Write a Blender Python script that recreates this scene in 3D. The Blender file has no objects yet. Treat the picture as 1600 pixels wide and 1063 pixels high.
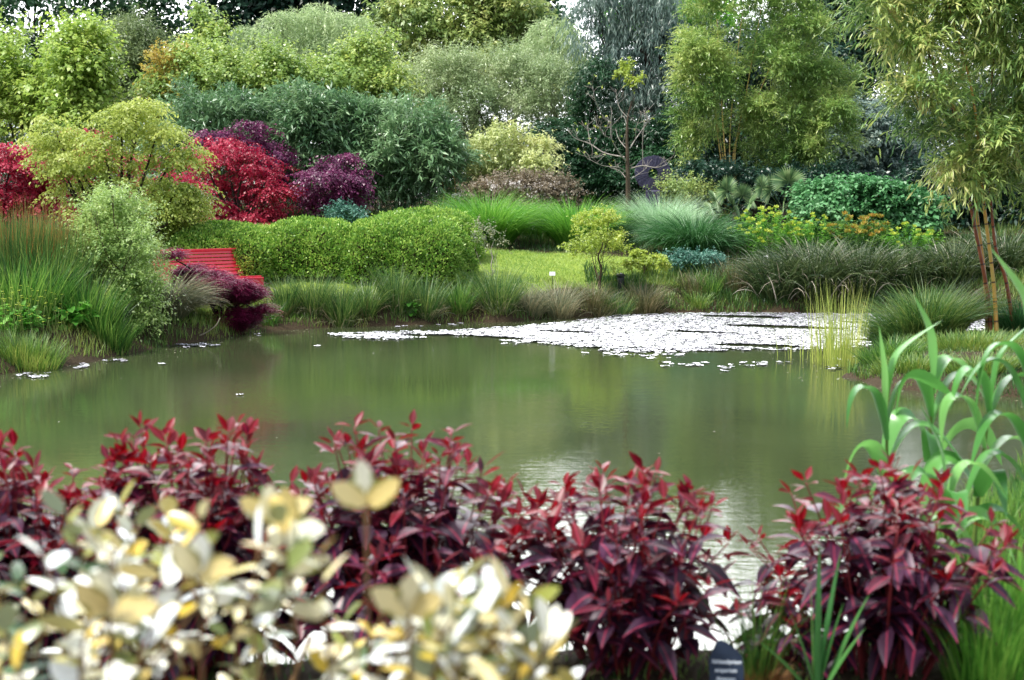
import bpy, math
import numpy as np
from mathutils import Vector

# ------------------------------------------------------------------ camera, sky, sun, exposure
scene = bpy.context.scene
COL = scene.collection
F = 2222.0                                  # focal length in pixels of the 1600 px wide photograph
EYE = 2.0                                   # lens height above the pond's water
PITCH = math.atan((531.5 - 330.0) / F)
cam = bpy.data.cameras.new("camera")
cam.lens = 36.0 * F / 1600.0
cam.sensor_width = 36.0
cam.clip_start, cam.clip_end = 0.05, 2000.0
cam.dof.use_dof = True
cam.dof.focus_distance = 24.0
cam.dof.aperture_fstop = 3.0
cam_ob = bpy.data.objects.new("camera", cam)
COL.objects.link(cam_ob)
cam_ob.location = (0, 0, EYE)
cam_ob.rotation_euler = (math.pi / 2 - PITCH, 0, 0)
scene.camera = cam_ob

SUN_EL, SUN_AZ = math.radians(60), math.radians(-108)      # azimuth from +Y (away from the lens) towards +X
world = bpy.data.worlds.new("World")
scene.world = world
world.use_nodes = True
wn, wl = world.node_tree.nodes, world.node_tree.links
wn.clear()
w_out = wn.new("ShaderNodeOutputWorld")
w_bg = wn.new("ShaderNodeBackground")
w_bg.inputs["Strength"].default_value = 0.115
sky = wn.new("ShaderNodeTexSky")
sky.sky_type = 'NISHITA'
sky.sun_disc = False
sky.sun_elevation = SUN_EL
sky.sun_rotation = SUN_AZ
w_tc = wn.new("ShaderNodeTexCoord")
w_map = wn.new("ShaderNodeMapping")
w_map.inputs["Scale"].default_value = (1, 1, 2.2)
w_no = wn.new("ShaderNodeTexNoise")
w_no.inputs["Scale"].default_value = 2.3
w_no.inputs["Detail"].default_value = 7
w_no.inputs["Roughness"].default_value = 0.58
w_cr = wn.new("ShaderNodeValToRGB")
w_cr.color_ramp.elements[0].position = 0.30
w_cr.color_ramp.elements[1].position = 0.52
w_mix = wn.new("ShaderNodeMixRGB")

# thin cloud, plus an unseen bank brightened above the trees to whiten the water
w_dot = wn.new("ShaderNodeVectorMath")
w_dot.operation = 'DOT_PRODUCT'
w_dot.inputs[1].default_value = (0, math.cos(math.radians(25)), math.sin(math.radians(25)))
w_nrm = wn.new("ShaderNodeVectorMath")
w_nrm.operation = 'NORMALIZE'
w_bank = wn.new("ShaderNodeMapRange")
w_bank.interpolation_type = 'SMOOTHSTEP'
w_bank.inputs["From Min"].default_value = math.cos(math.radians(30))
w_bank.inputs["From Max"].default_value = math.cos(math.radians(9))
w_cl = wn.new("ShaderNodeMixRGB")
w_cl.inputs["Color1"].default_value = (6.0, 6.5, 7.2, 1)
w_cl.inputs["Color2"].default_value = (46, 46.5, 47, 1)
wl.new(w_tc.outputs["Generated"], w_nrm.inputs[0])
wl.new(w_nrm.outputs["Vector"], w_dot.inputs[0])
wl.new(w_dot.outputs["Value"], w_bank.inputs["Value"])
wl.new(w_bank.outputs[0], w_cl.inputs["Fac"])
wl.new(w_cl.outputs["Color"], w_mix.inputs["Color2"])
wl.new(w_tc.outputs["Generated"], w_map.inputs["Vector"])
wl.new(w_map.outputs["Vector"], w_no.inputs["Vector"])
wl.new(w_no.outputs["Fac"], w_cr.inputs["Fac"])
wl.new(w_cr.outputs["Color"], w_mix.inputs["Fac"])
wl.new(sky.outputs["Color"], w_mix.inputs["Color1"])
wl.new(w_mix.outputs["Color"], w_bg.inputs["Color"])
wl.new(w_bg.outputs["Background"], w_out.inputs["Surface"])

sun = bpy.data.lights.new("sun", 'SUN')
sun.energy = 4.2
sun.angle = math.radians(7)
sun.color = (1.0, 0.96, 0.88)
sun_ob = bpy.data.objects.new("sun", sun)
COL.objects.link(sun_ob)
sd_ = Vector((math.sin(SUN_AZ) * math.cos(SUN_EL), math.cos(SUN_AZ) * math.cos(SUN_EL), math.sin(SUN_EL)))
sun_ob.rotation_euler = sd_.to_track_quat('Z', 'Y').to_euler()
sun_ob.location = (0, 20, 40)

scene.view_settings.view_transform = 'Standard'
scene.view_settings.look = 'None'
scene.view_settings.exposure = 0.72
scene.view_settings.gamma = 1.0
scene.render.engine = 'CYCLES'
scene.cycles.max_bounces = 6
scene.cycles.diffuse_bounces = 3
scene.cycles.glossy_bounces = 3
scene.cycles.transmission_bounces = 4
scene.cycles.transparent_max_bounces = 4
scene.cycles.caustics_reflective = False
scene.cycles.caustics_refractive = False
scene.cycles.sample_clamp_indirect = 6.0
scene.cycles.use_denoising = True

# ------------------------------------------------------------------ small helpers
CP, SP = math.cos(PITCH), math.sin(PITCH)
Z3 = np.array([0.0, 0.0, 1.0])


def at(px, py, Y):
    """The world point at distance Y in front of the lens that the photo shows at pixel (px, py)."""
    dx, dy = (px - 800.0) / F, (531.5 - py) / F
    v = np.array([dx, CP + dy * SP, -SP + dy * CP])
    v = v * (Y / v[1])
    return np.array([v[0], v[1], v[2] + EYE])


def ppm(Y):
    return F / Y


def nrm(a):
    return a / np.maximum(np.linalg.norm(a, axis=-1, keepdims=True), 1e-9)


class MB:
    """Collects vertices and faces, and links them as one mesh object."""

    def __init__(self):
        self.V, self.Q, self.T, self.R, self.A, self.U, self.n = [], [], [], [], [], [], 0

    def add(self, v, q=None, t=None, r=0.5, age=0.5, uv=None):
        v = np.asarray(v, float).reshape(-1, 3)
        k = len(v)
        if q is not None and len(q):
            self.Q.append(np.asarray(q, int).reshape(-1, 4) + self.n)
        if t is not None and len(t):
            self.T.append(np.asarray(t, int).reshape(-1, 3) + self.n)
        self.V.append(v)
        self.R.append(np.broadcast_to(np.asarray(r, float), (k,)))
        self.A.append(np.broadcast_to(np.asarray(age, float), (k,)))
        self.U.append(np.zeros((k, 3)) if uv is None else uv)
        self.n += k

    def build(self, name, mat, parent=None, origin=(0, 0, 0), smooth=True):
        origin = np.asarray(origin, float)
        v = np.concatenate(self.V) - origin
        q = np.concatenate(self.Q) if self.Q else np.zeros((0, 4), int)
        t = np.concatenate(self.T) if self.T else np.zeros((0, 3), int)
        me = bpy.data.meshes.new(name)
        me.vertices.add(len(v))
        me.vertices.foreach_set("co", v.astype(np.float32).ravel())
        loops = np.concatenate([q.ravel(), t.ravel()]).astype(np.int32)
        me.loops.add(len(loops))
        me.loops.foreach_set("vertex_index", loops)
        nf = len(q) + len(t)
        me.polygons.add(nf)
        start = np.concatenate([np.arange(len(q)) * 4, len(q) * 4 + np.arange(len(t)) * 3]).astype(np.int32)
        me.polygons.foreach_set("loop_start", start)
        me.update(calc_edges=True)
        for nm, arr in (("rnd", self.R), ("age", self.A)):
            at_ = me.attributes.new(nm, 'FLOAT', 'POINT')
            at_.data.foreach_set("value", np.concatenate(arr).astype(np.float32))
        at_ = me.attributes.new("leaf", 'FLOAT_VECTOR', 'POINT')
        at_.data.foreach_set("vector", np.concatenate(self.U).astype(np.float32).ravel())
        me.polygons.foreach_set("use_smooth", np.full(nf, smooth, dtype=bool))
        me.materials.append(mat)
        me.validate()
        ob = bpy.data.objects.new(name, me)
        COL.objects.link(ob)
        if parent is not None:
            ob.parent = parent
        else:
            ob.location = origin
        return ob


def tag(o, label=None, cat=None, group=None, kind=None):
    if label:
        o["label"] = label
    if cat:
        o["category"] = cat
    if group:
        o["group"] = group
    if kind:
        o["kind"] = kind
    return o


def thing(name, label, cat, loc, group=None):
    o = bpy.data.objects.new(name, None)
    o.empty_display_size = 0.1
    COL.objects.link(o)
    o.location = loc
    return tag(o, label, cat, group)


# leaf, blade, tube and solid shapes, all vectorised -----------------------------------------
LANCE = [(0, .06), (.18, .62), (.4, 1.), (.65, .78), (.86, .34), (1, .0)]
OVAL = [(0, .08), (.15, .66), (.4, 1.), (.68, .86), (.88, .45), (1, .04)]
STRAP = [(0, .5), (.3, 1.), (.7, .75), (1, .0)]


def leaves(mb, P, D, N, L, W, rows=None, fold=.25, droop=.15, r=None, age=None):
    n = len(P)
    L = np.broadcast_to(np.asarray(L, float), (n,))[:, None]
    W = np.broadcast_to(np.asarray(W, float), (n,))[:, None]
    droop = np.broadcast_to(np.asarray(droop, float), (n,))[:, None]
    r = np.random.default_rng(n).random(n) if r is None else np.broadcast_to(r, (n,))
    age = np.full(n, .5) if age is None else np.broadcast_to(age, (n,))
    D = nrm(D)
    S = nrm(np.cross(D, N))
    N = nrm(np.cross(S, D))
    if rows is None:
        v = np.empty((n, 4, 3))
        v[:, 0] = P
        mid = P + D * L * .45 - Z3 * droop * L * .2
        v[:, 1] = mid + S * W * .5 + N * W * fold * .5
        v[:, 2] = P + D * L - Z3 * droop * L
        v[:, 3] = mid - S * W * .5 + N * W * fold * .5
        q = (np.arange(n)[:, None] * 4 + np.array([0, 1, 2, 3])).reshape(-1, 4)
        mb.add(v, q, r=np.repeat(r, 4), age=np.repeat(age, 4))
        return
    m = len(rows)
    v = np.empty((n, m, 3, 3))
    uv = np.zeros((n, m, 3, 3))
    for i, (t, w) in enumerate(rows):
        c = P + D * L * t - Z3 * droop * L * t * t
        v[:, i, 1] = c
        v[:, i, 0] = c + S * W * (w * .5) + N * W * (w * fold * .5)
        v[:, i, 2] = c - S * W * (w * .5) + N * W * (w * fold * .5)
        uv[:, i, :, 0] = t
        uv[:, i, 0, 1] = -w
        uv[:, i, 2, 1] = w
        uv[:, i, :, 2] = w
    base = np.array([[i * 3 + j, i * 3 + j + 3, i * 3 + j + 4, i * 3 + j + 1] for i in range(m - 1) for j in range(2)])
    q = (np.arange(n)[:, None, None] * (m * 3) + base).reshape(-1, 4)
    mb.add(v, q, r=np.repeat(r, m * 3), age=np.repeat(age, m * 3), uv=uv.reshape(-1, 3))


def blades(mb, P, H, L, th0, th1, W, K=4, p=1.2, twist=None, fold=0., r=None, age=None, peak=.0, rng=None, tipw=0.):
    """Arching ribbons: root P, horizontal heading H, angle from the vertical th0 at the root to th1 at the tip."""
    n = len(P)
    g = rng or np.random.default_rng(n + 7)
    b = lambda a: np.broadcast_to(np.asarray(a, float), (n,))
    L, th0, th1, W = b(L), b(th0), b(th1), b(W)
    twist = g.normal(0, .5, n) if twist is None else b(twist)
    r = g.random(n) if r is None else b(r)
    age = np.full(n, .5) if age is None else b(age)
    H = nrm(H)
    S0 = np.cross(np.broadcast_to(Z3, (n, 3)), H)
    # p > 0: a steady arch; p < 0: straight, folded over at -p of the length
    bend = (lambda t: t ** p) if p > 0 else (lambda t: .12 * t + .88 / (1 + math.exp((-p - t) / .065)))
    pos = P.copy()
    cols = 3 if fold else 2
    v = np.empty((n, K + 1, cols, 3))
    uv = np.zeros((n, K + 1, cols, 3))
    for j in range(K + 1):
        t = j / K
        th = (th0 + (th1 - th0) * bend(t))[:, None]
        nor = H * np.cos(th) - Z3 * np.sin(th)
        tw = (twist * (0.4 + t))[:, None]
        S = S0 * np.cos(tw) + nor * np.sin(tw)
        if peak:
            w = (.45 + .55 * min(t / peak, 1)) * (1 - max(0, (t - peak) / (1 - peak)) ** 1.6 * (1 - tipw))
        else:
            w = (1 - t ** 2 * (1 - tipw))
        w = (W * w * .5)[:, None]
        v[:, j, 0] = pos + S * w
        v[:, j, -1] = pos - S * w
        if fold:
            v[:, j, 1] = pos + np.cross(S, H * np.sin(th) + Z3 * np.cos(th)) * w * fold
        uv[:, j, :, 0] = t
        uv[:, j, 0, 1] = -1
        uv[:, j, -1, 1] = 1
        if j < K:
            tm = (j + .5) / K
            tt = (th0 + (th1 - th0) * bend(tm))[:, None]
            pos = pos + (H * np.sin(tt) + Z3 * np.cos(tt)) * (L / K)[:, None]
    m = (K + 1) * cols
    base = np.array([[i * cols + j, i * cols + j + 1, (i + 1) * cols + j + 1, (i + 1) * cols + j]
                     for i in range(K) for j in range(cols - 1)])
    q = (np.arange(n)[:, None, None] * m + base).reshape(-1, 4)
    mb.add(v, q, r=np.repeat(r, m), age=np.repeat(age, m), uv=uv.reshape(-1, 3))


def tube(mb, pts, rad, sides=7, r=.5, age=.5, cap=True):
    pts = np.asarray(pts, float)
    m = len(pts)
    rad = np.broadcast_to(np.asarray(rad, float), (m,))
    T = nrm(np.gradient(pts, axis=0))
    ref = np.array([1., 0, 0]) if abs(T[0][2]) > .7 else np.array([0, 0, 1.])
    A = nrm(np.cross(T, ref))
    B = np.cross(T, A)
    a = np.arange(sides) * 2 * math.pi / sides
    v = pts[:, None] + rad[:, None, None] * (A[:, None] * np.cos(a)[None, :, None] + B[:, None] * np.sin(a)[None, :, None])
    uv = np.zeros((m, sides, 3))
    uv[..., 0] = np.concatenate([[0], np.cumsum(np.linalg.norm(np.diff(pts, axis=0), axis=1))])[:, None]
    q = [[i * sides + j, i * sides + (j + 1) % sides, (i + 1) * sides + (j + 1) % sides, (i + 1) * sides + j]
         for i in range(m - 1) for j in range(sides)]
    vv = v.reshape(-1, 3)
    t = []
    if cap:
        vv = np.concatenate([vv, pts[-1:] + T[-1] * rad[-1] * .3])
        uv = np.concatenate([uv.reshape(-1, 3), uv[-1, :1]])
        t = [[(m - 1) * sides + j, (m - 1) * sides + (j + 1) % sides, m * sides] for j in range(sides)]
    mb.add(vv, q, t, r=r, age=age, uv=uv.reshape(-1, 3))


def bez(pts, n):
    """A smooth line through points (Catmull-Rom)."""
    p = np.asarray(pts, float)
    p = np.concatenate([[2 * p[0] - p[1]], p, [2 * p[-1] - p[-2]]])
    out = []
    for i in range(1, len(p) - 2):
        for k in range(n):
            t = k / n
            out.append(.5 * (2 * p[i] + (p[i + 1] - p[i - 1]) * t + (2 * p[i - 1] - 5 * p[i] + 4 * p[i + 1] - p[i + 2]) * t * t
                             + (-p[i - 1] + 3 * p[i] - 3 * p[i + 1] + p[i + 2]) * t ** 3))
    out.append(p[-2])
    return np.array(out)


def box(mb, c, s, rot=0., r=.5, tilt=0.):
    """A box with chamfered long edges; rot about z, tilt about its own x axis."""
    x, y, z = s[0] / 2, s[1] / 2, s[2] / 2
    b = min(y, z, x) * .25
    prof = [(-y + b, -z), (y - b, -z), (y, -z + b), (y, z - b), (y - b, z), (-y + b, z), (-y, z - b), (-y, -z + b)]
    v = np.array([[sx * x, py_, pz] for sx in (-1, 1) for py_, pz in prof])
    ct, st = math.cos(tilt), math.sin(tilt)
    v = np.stack([v[:, 0], v[:, 1] * ct - v[:, 2] * st, v[:, 1] * st + v[:, 2] * ct], 1)
    cr, sr = math.cos(rot), math.sin(rot)
    v = np.stack([v[:, 0] * cr - v[:, 1] * sr, v[:, 0] * sr + v[:, 1] * cr, v[:, 2]], 1) + np.asarray(c)
    q = [[j, (j + 1) % 8, 8 + (j + 1) % 8, 8 + j] for j in range(8)]
    q += [[0, 1, 2, 7], [7, 2, 3, 6], [6, 3, 4, 5], [8, 15, 10, 9], [15, 14, 11, 10], [14, 13, 12, 11]]
    mb.add(v, q, r=r)


def unit(rng, n):
    return nrm(rng.normal(size=(n, 3)))


def sprays(mb, rng, O, A, Ls, k, L, W, spread=.9, grav=.2, ldroop=.25, rows=None, fold=.25, flat=False, ldr=.15,
           jit=.25, age=None, clump=None):
    """k leaves along each short twig that starts at O and heads along A."""
    n = len(O)
    A = nrm(A)
    Ls = np.broadcast_to(np.asarray(Ls, float), (n,))
    t = (np.arange(k) + .6)[None, :] / k + rng.normal(0, .25 / k, (n, k))
    side0 = nrm(np.cross(A, np.broadcast_to(Z3, (n, 3)) + rng.normal(0, .05 if flat else .8, (n, 3))))
    up0 = np.cross(side0, A)
    P = O[:, None] + A[:, None] * (Ls[:, None] * t)[..., None] - Z3 * (grav * Ls[:, None] * t * t)[..., None]
    T = nrm(A[:, None] - Z3 * (2 * grav * t)[..., None])
    ang = rng.random((n, k)) * 2 * math.pi
    sg = np.where(np.arange(k) % 2 == 0, 1., -1.)[None, :] * np.ones((n, 1))
    if flat:
        Sd = side0[:, None] * sg[..., None] + up0[:, None] * rng.normal(0, .2, (n, k, 1))
    else:
        Sd = side0[:, None] * np.cos(ang)[..., None] + up0[:, None] * np.sin(ang)[..., None]
    D = nrm(T * math.cos(spread) + Sd * math.sin(spread) - Z3 * ldroop + rng.normal(0, jit, (n, k, 3)))
    N = nrm(Z3 + T * .3 + rng.normal(0, .45, (n, k, 3)))
    m = n * k
    f = rng.uniform(.7, 1.2, m)
    cl = rng.random(n) if clump is None else clump
    rr = np.clip(np.repeat(cl, k) * .6 + rng.random(m) * .4, 0, 1)
    leaves(mb, P.reshape(m, 3), D.reshape(m, 3), N.reshape(m, 3), L * f, W * f, rows, fold, ldr, r=rr,
           age=None if age is None else np.repeat(age, k))


def lobe_surface(rng, lobes, n, inner=.3, under=.35, rough=.15, c=36, rc=.29):
    """Points and outward directions in leaf clumps (small flattened domes) set over and through ellipsoids (x, y, z, rx, ry, rz)."""
    lob = np.asarray(lobes, float)
    area = (lob[:, 3] * lob[:, 4] + lob[:, 4] * lob[:, 5] + lob[:, 3] * lob[:, 5])
    c = (c if n > 4200 else min(c, 16)) if n > 500 else 5
    m = n // c
    i = rng.choice(len(lob), m, p=area / area.sum())
    d = unit(rng, m)
    flip = (d[:, 2] < -.1) & (rng.random(m) > under)
    d[flip, 2] *= -1
    fr = np.where(rng.random(m) < inner, rng.uniform(.35, .85, m), rng.normal(.95, rough, m))
    ph = lob[i, 0] * 3.1 + lob[i, 2] * 2.3
    fr = fr * (1 + .13 * np.sin(d[:, 0] * 5 + ph) * np.sin(d[:, 2] * 6 + ph * 1.7) + .1 * np.sin(d[:, 1] * 7 - ph))
    p = lob[i, :3] + d * lob[i, 3:] * fr[:, None]
    out = nrm(d / lob[i, 3:] * lob[i, 3:].mean(1, keepdims=True))
    if c > 1:
        i, p, out = np.repeat(i, c), np.repeat(p, c, 0), np.repeat(out, c, 0)
        r = np.repeat(rng.uniform(.6, 1.4, m) * rc * lob[i[::c], 3:].mean(1), c)
        e = nrm(rng.normal(size=(m * c, 3)) + out * .5 + Z3 * .5)
        p = p + e * r[:, None] * np.array([1, 1, .55]) * np.abs(rng.normal(.75, .35, (m * c, 1)))
        out = nrm(out * .6 + e)
    return p, out, i


def auto_lobes(rng, x0, x1, y0, y1, Y, n=16, rel=.40, depth=.9, flat=1.):
    """Ellipsoid lobes that fill the crown whose outline the photo shows as a box at distance Y."""
    a, b = at(x0, y1, Y), at(x1, y0, Y)
    c = (a + b) / 2
    R = np.array([(b[0] - a[0]) / 2, (b[0] - a[0]) / 2 * depth, (b[2] - a[2]) / 2])
    out = []
    for k in range(n):
        d = unit(rng, 1)[0] * rng.uniform(.25, 1.) ** .5
        rl = rng.uniform(.7, 1.25) * rel
        lr = np.array([R[:2].mean(), R[:2].mean(), min(R[2], R[:2].mean() * 1.3)]) * rl
        lr[2] *= flat
        out.append(np.concatenate([c + d * np.maximum(R - lr, R * .1), lr]))
    return out


def px_lobes(rng, Y, spec, depth=.8):
    """Ellipsoid lobes given as (px, py, half width px, half height px[, distance offset])."""
    out = []
    for s in spec:
        y = Y + (s[4] if len(s) > 4 else rng.uniform(-.5, .5))
        p = at(s[0], s[1], y)
        out.append([p[0], y, p[2], s[2] / ppm(y), s[2] / ppm(y) * depth, s[3] / ppm(y)])
    return out


def limbs(mb, rng, base, lobes, r0, fork=.35, nmax=9, wander=.12):
    lob = np.asarray(lobes)
    top = lob[:, :3].mean(0)
    base = np.asarray(base, float)
    top[2] = base[2] + (lob[:, 2].max() - base[2]) * .8
    h = top[2] - base[2]
    tr = [base - [0, 0, .15]] + [base + (top - base) * f + np.array([rng.normal(0, wander * h * .3), rng.normal(0, wander * h * .3), 0]) * f
                  for f in (.2, .4, .6, .8, 1.)]
    tr = bez(tr, 4)
    tube(mb, tr, np.linspace(r0, r0 * .2, len(tr)), 8, r=rng.random())
    for k in rng.permutation(len(lob))[:nmax]:
        f = rng.uniform(fork, .8)
        s = tr[int(f * (len(tr) - 1))]
        e = lob[k, :3] + rng.normal(0, .1, 3)
        mid = (s + e) / 2 + np.array([0, 0, -.08 * np.linalg.norm(e - s)]) + rng.normal(0, .06 * np.linalg.norm(e - s), 3)
        b = bez([s, mid, e], 4)
        tube(mb, b, np.linspace(r0 * .42 * (1.1 - f), r0 * .08, len(b)), 5, r=rng.random())
        for q in range(2):
            e2 = e + unit(rng, 1)[0] * lob[k, 3:] * .8
            b2 = bez([b[len(b) // 2 + q], (b[-1] + e2) / 2 + rng.normal(0, .05, 3), e2], 3)
            tube(mb, b2, np.linspace(r0 * .12, r0 * .04, len(b2)), 4, r=rng.random())


# ------------------------------------------------------------------ materials
def S(r, g, b):
    f = lambda c: ((c / 255 + .055) / 1.055) ** 2.4 if c > 10 else c / 255 / 12.92
    return (f(r), f(g), f(b), 1)


def new_mat(name):
    m = bpy.data.materials.new(name)
    m.use_nodes = True
    n = m.node_tree.nodes
    n.clear()
    return m, n, m.node_tree.links


def ramp(n, cols):
    cr = n.new("ShaderNodeValToRGB")
    e = cr.color_ramp.elements
    while len(e) < len(cols):
        e.new(.5)
    for i, c in enumerate(cols):
        e[i].position = i / max(len(cols) - 1, 1)
        e[i].color = c
    return cr


def fresh(c):
    """Leaf pigments: greens a little cooler and cleaner than the raw swatch."""
    r, g, b = c[:3]
    if g > r and g > b:
        r, g, b = r * .95, g * 1.02, b * 1.04
    return (r, g, b, 1)


def leaf_mat(name, cols, rough=.4, trans=.3, spec=.6, attr="rnd", noise=1.2, namt=.3, sheen=0.):
    """Thin leaf: glossy front, light coming through; colours picked leaf by leaf along the ramp."""
    m, n, l = new_mat(name)
    a = n.new("ShaderNodeAttribute")
    a.attribute_name = attr
    tc = n.new("ShaderNodeTexCoord")
    no = n.new("ShaderNodeTexNoise")
    no.inputs["Scale"].default_value = noise
    no.inputs["Detail"].default_value = 3
    l.new(tc.outputs["Object"], no.inputs["Vector"])
    mx = n.new("ShaderNodeMath")
    mx.operation = 'MULTIPLY_ADD'
    mx.inputs[1].default_value = namt * 3
    mx.inputs[2].default_value = -namt * 1.5
    l.new(no.outputs["Fac"], mx.inputs[0])
    ad = n.new("ShaderNodeMath")
    ad.use_clamp = True
    l.new(a.outputs["Fac"], ad.inputs[0])
    l.new(mx.outputs[0], ad.inputs[1])
    cr = ramp(n, [fresh(c) for c in cols])
    l.new(ad.outputs[0], cr.inputs["Fac"])
    p = n.new("ShaderNodeBsdfPrincipled")
    p.inputs["Roughness"].default_value = rough
    p.inputs["Specular IOR Level"].default_value = spec
    l.new(cr.outputs["Color"], p.inputs["Base Color"])
    t = n.new("ShaderNodeBsdfTranslucent")
    hs = n.new("ShaderNodeHueSaturation")
    hs.inputs["Hue"].default_value = .495
    hs.inputs["Saturation"].default_value = 1.0
    hs.inputs["Value"].default_value = 1.35
    l.new(cr.outputs["Color"], hs.inputs["Color"])
    l.new(hs.outputs["Color"], t.inputs["Color"])
    ms = n.new("ShaderNodeMixShader")
    ms.inputs["Fac"].default_value = trans
    l.new(p.outputs[0], ms.inputs[1])
    l.new(t.outputs[0], ms.inputs[2])
    o = n.new("ShaderNodeOutputMaterial")
    l.new(ms.outputs[0], o.inputs["Surface"])
    return m


def solid_mat(name, cols, scale=8., rough=.7, spec=.3, bump=.0, stretch=(1, 1, 1), detail=5):
    m, n, l = new_mat(name)
    tc = n.new("ShaderNodeTexCoord")
    mp = n.new("ShaderNodeMapping")
    mp.inputs["Scale"].default_value = stretch
    no = n.new("ShaderNodeTexNoise")
    no.inputs["Scale"].default_value = scale
    no.inputs["Detail"].default_value = detail
    no.inputs["Roughness"].default_value = .65
    l.new(tc.outputs["Object"], mp.inputs["Vector"])
    l.new(mp.outputs["Vector"], no.inputs["Vector"])
    cr = ramp(n, cols)
    if len(cols) > 1:
        cr.color_ramp.elements[0].position = .3
        cr.color_ramp.elements[-1].position = .7
    l.new(no.outputs["Fac"], cr.inputs["Fac"])
    p = n.new("ShaderNodeBsdfPrincipled")
    p.inputs["Roughness"].default_value = rough
    p.inputs["Specular IOR Level"].default_value = spec
    l.new(cr.outputs["Color"], p.inputs["Base Color"])
    if bump:
        b = n.new("ShaderNodeBump")
        b.inputs["Strength"].default_value = .8
        b.inputs["Distance"].default_value = bump
        l.new(no.outputs["Fac"], b.inputs["Height"])
        l.new(b.outputs["Normal"], p.inputs["Normal"])
    o = n.new("ShaderNodeOutputMaterial")
    l.new(p.outputs[0], o.inputs["Surface"])
    return m


M = {}
M["bark"] = solid_mat("bark", [S(52, 42, 34), S(98, 84, 70)], 9, .85, .2, .02, (1, 1, .25))
M["dark_bark"] = solid_mat("dark_bark", [S(36, 30, 28), S(66, 56, 50)], 9, .85, .2, .02, (1, 1, .25))
M["grey_bark"] = solid_mat("grey_bark", [S(118, 110, 104), S(170, 162, 154)], 12, .8, .2, .01, (1, 1, .3))
M["stem"] = solid_mat("stem", [S(86, 66, 44), S(120, 92, 60)], 12, .7, .2)
M["green_stem"] = solid_mat("green_stem", [S(78, 96, 44), S(110, 128, 62)], 12, .6, .3)

# leaf colours: real-world base colours, dark to light
M["oak"] = leaf_mat("oak_leaf", [S(34, 66, 46), S(58, 96, 60), S(86, 124, 70)], trans=.35)
M["dark_tree"] = leaf_mat("dark_tree_leaf", [S(24, 50, 42), S(38, 70, 54), S(58, 90, 68)], trans=.2)
M["olive_feather"] = leaf_mat("olive_feather_leaf", [S(88, 108, 70), S(120, 136, 88), S(146, 156, 104)], trans=.3)
M["lime"] = leaf_mat("lime_leaf", [S(112, 142, 64), S(152, 176, 82), S(194, 202, 104)], trans=.4)
M["lime2"] = leaf_mat("spring_leaf", [S(104, 136, 70), S(148, 170, 88), S(196, 200, 108)], trans=.4)
M["amber"] = leaf_mat("amber_leaf", [S(140, 146, 64), S(176, 166, 76), S(184, 146, 76)], trans=.4)
M["willow"] = leaf_mat("willow_leaf", [S(126, 146, 104), S(168, 184, 132), S(206, 214, 162)], trans=.35)
M["olive"] = leaf_mat("olive_leaf", [S(108, 136, 78), S(156, 172, 100), S(200, 200, 124)], trans=.35, noise=.7, namt=.5)
M["silver"] = leaf_mat("silver_leaf", [S(100, 126, 84), S(156, 172, 120), S(204, 208, 162)], trans=.25, noise=.8, namt=.4)
M["eucalypt"] = leaf_mat("eucalypt_leaf", [S(76, 98, 92), S(106, 126, 116), S(146, 160, 144)], trans=.25, noise=1., namt=.4)
M["conifer"] = leaf_mat("conifer_needle", [S(22, 56, 34), S(36, 78, 44), S(56, 100, 54)], trans=.15)
M["bright_green"] = leaf_mat("bright_green_leaf", [S(84, 142, 50), S(112, 172, 58), S(146, 196, 76)], trans=.4)
M["wood"] = leaf_mat("far_leaf", [S(30, 54, 44), S(52, 82, 58), S(92, 116, 74)], trans=.2, noise=.25, namt=.7)
M["bamboo"] = leaf_mat("bamboo_leaf", [S(88, 126, 62), S(136, 164, 84), S(198, 202, 120)], trans=.35, noise=.8, namt=.5)
M["gold_bamboo"] = leaf_mat("gold_bamboo_leaf", [S(66, 100, 56), S(120, 150, 80), S(170, 182, 100), S(216, 208, 140)], .35, .3, .6, noise=.9, namt=.5)
M["broad_bamboo"] = leaf_mat("broad_bamboo_leaf", [S(64, 100, 66), S(104, 138, 92), S(160, 184, 136)], .32, .25, .6, noise=1.2, namt=.4)
M["red_maple"] = leaf_mat("red_maple_leaf", [S(108, 16, 40), S(166, 32, 62), S(214, 90, 114)], .4, .35, .5)
M["purple_maple"] = leaf_mat("purple_maple_leaf", [S(66, 24, 58), S(98, 36, 78), S(150, 70, 116)], .4, .3, .5)
M["plum_maple"] = leaf_mat("plum_maple_leaf", [S(70, 14, 46), S(112, 24, 66), S(166, 52, 98)], .4, .3, .4)
M["gold_maple"] = leaf_mat("gold_maple_leaf", [S(114, 136, 54), S(162, 172, 80), S(204, 206, 120)], .45, .4, .4, noise=1., namt=.4)
M["cream"] = leaf_mat("cream_leaf", [S(146, 162, 92), S(192, 196, 132), S(224, 222, 162)], .4, .35)
M["yellow_green"] = leaf_mat("yellow_green_leaf", [S(128, 148, 54), S(168, 182, 78), S(206, 204, 104)], .4, .4)
M["hedge"] = leaf_mat("hedge_leaf", [S(78, 120, 42), S(124, 162, 62), S(180, 200, 98)], .42, .3, .45, noise=2.5, namt=.35)
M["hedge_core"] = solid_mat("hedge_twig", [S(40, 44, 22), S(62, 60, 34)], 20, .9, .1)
M["blue_green"] = leaf_mat("blue_green_leaf", [S(58, 104, 92), S(88, 134, 116), S(116, 156, 136)], .45, .25)
M["fatsia"] = leaf_mat("fatsia_leaf", [S(58, 110, 62), S(92, 146, 90), S(142, 182, 132)], .45, .25, .45)
M["sallow"] = leaf_mat("sallow_leaf", [S(104, 136, 72), S(152, 176, 96), S(196, 208, 134)], .45, .35)
M["rush"] = leaf_mat("rush_blade", [S(44, 80, 38), S(76, 114, 50), S(140, 152, 80)], .45, .3, noise=1., namt=.25)
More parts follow.
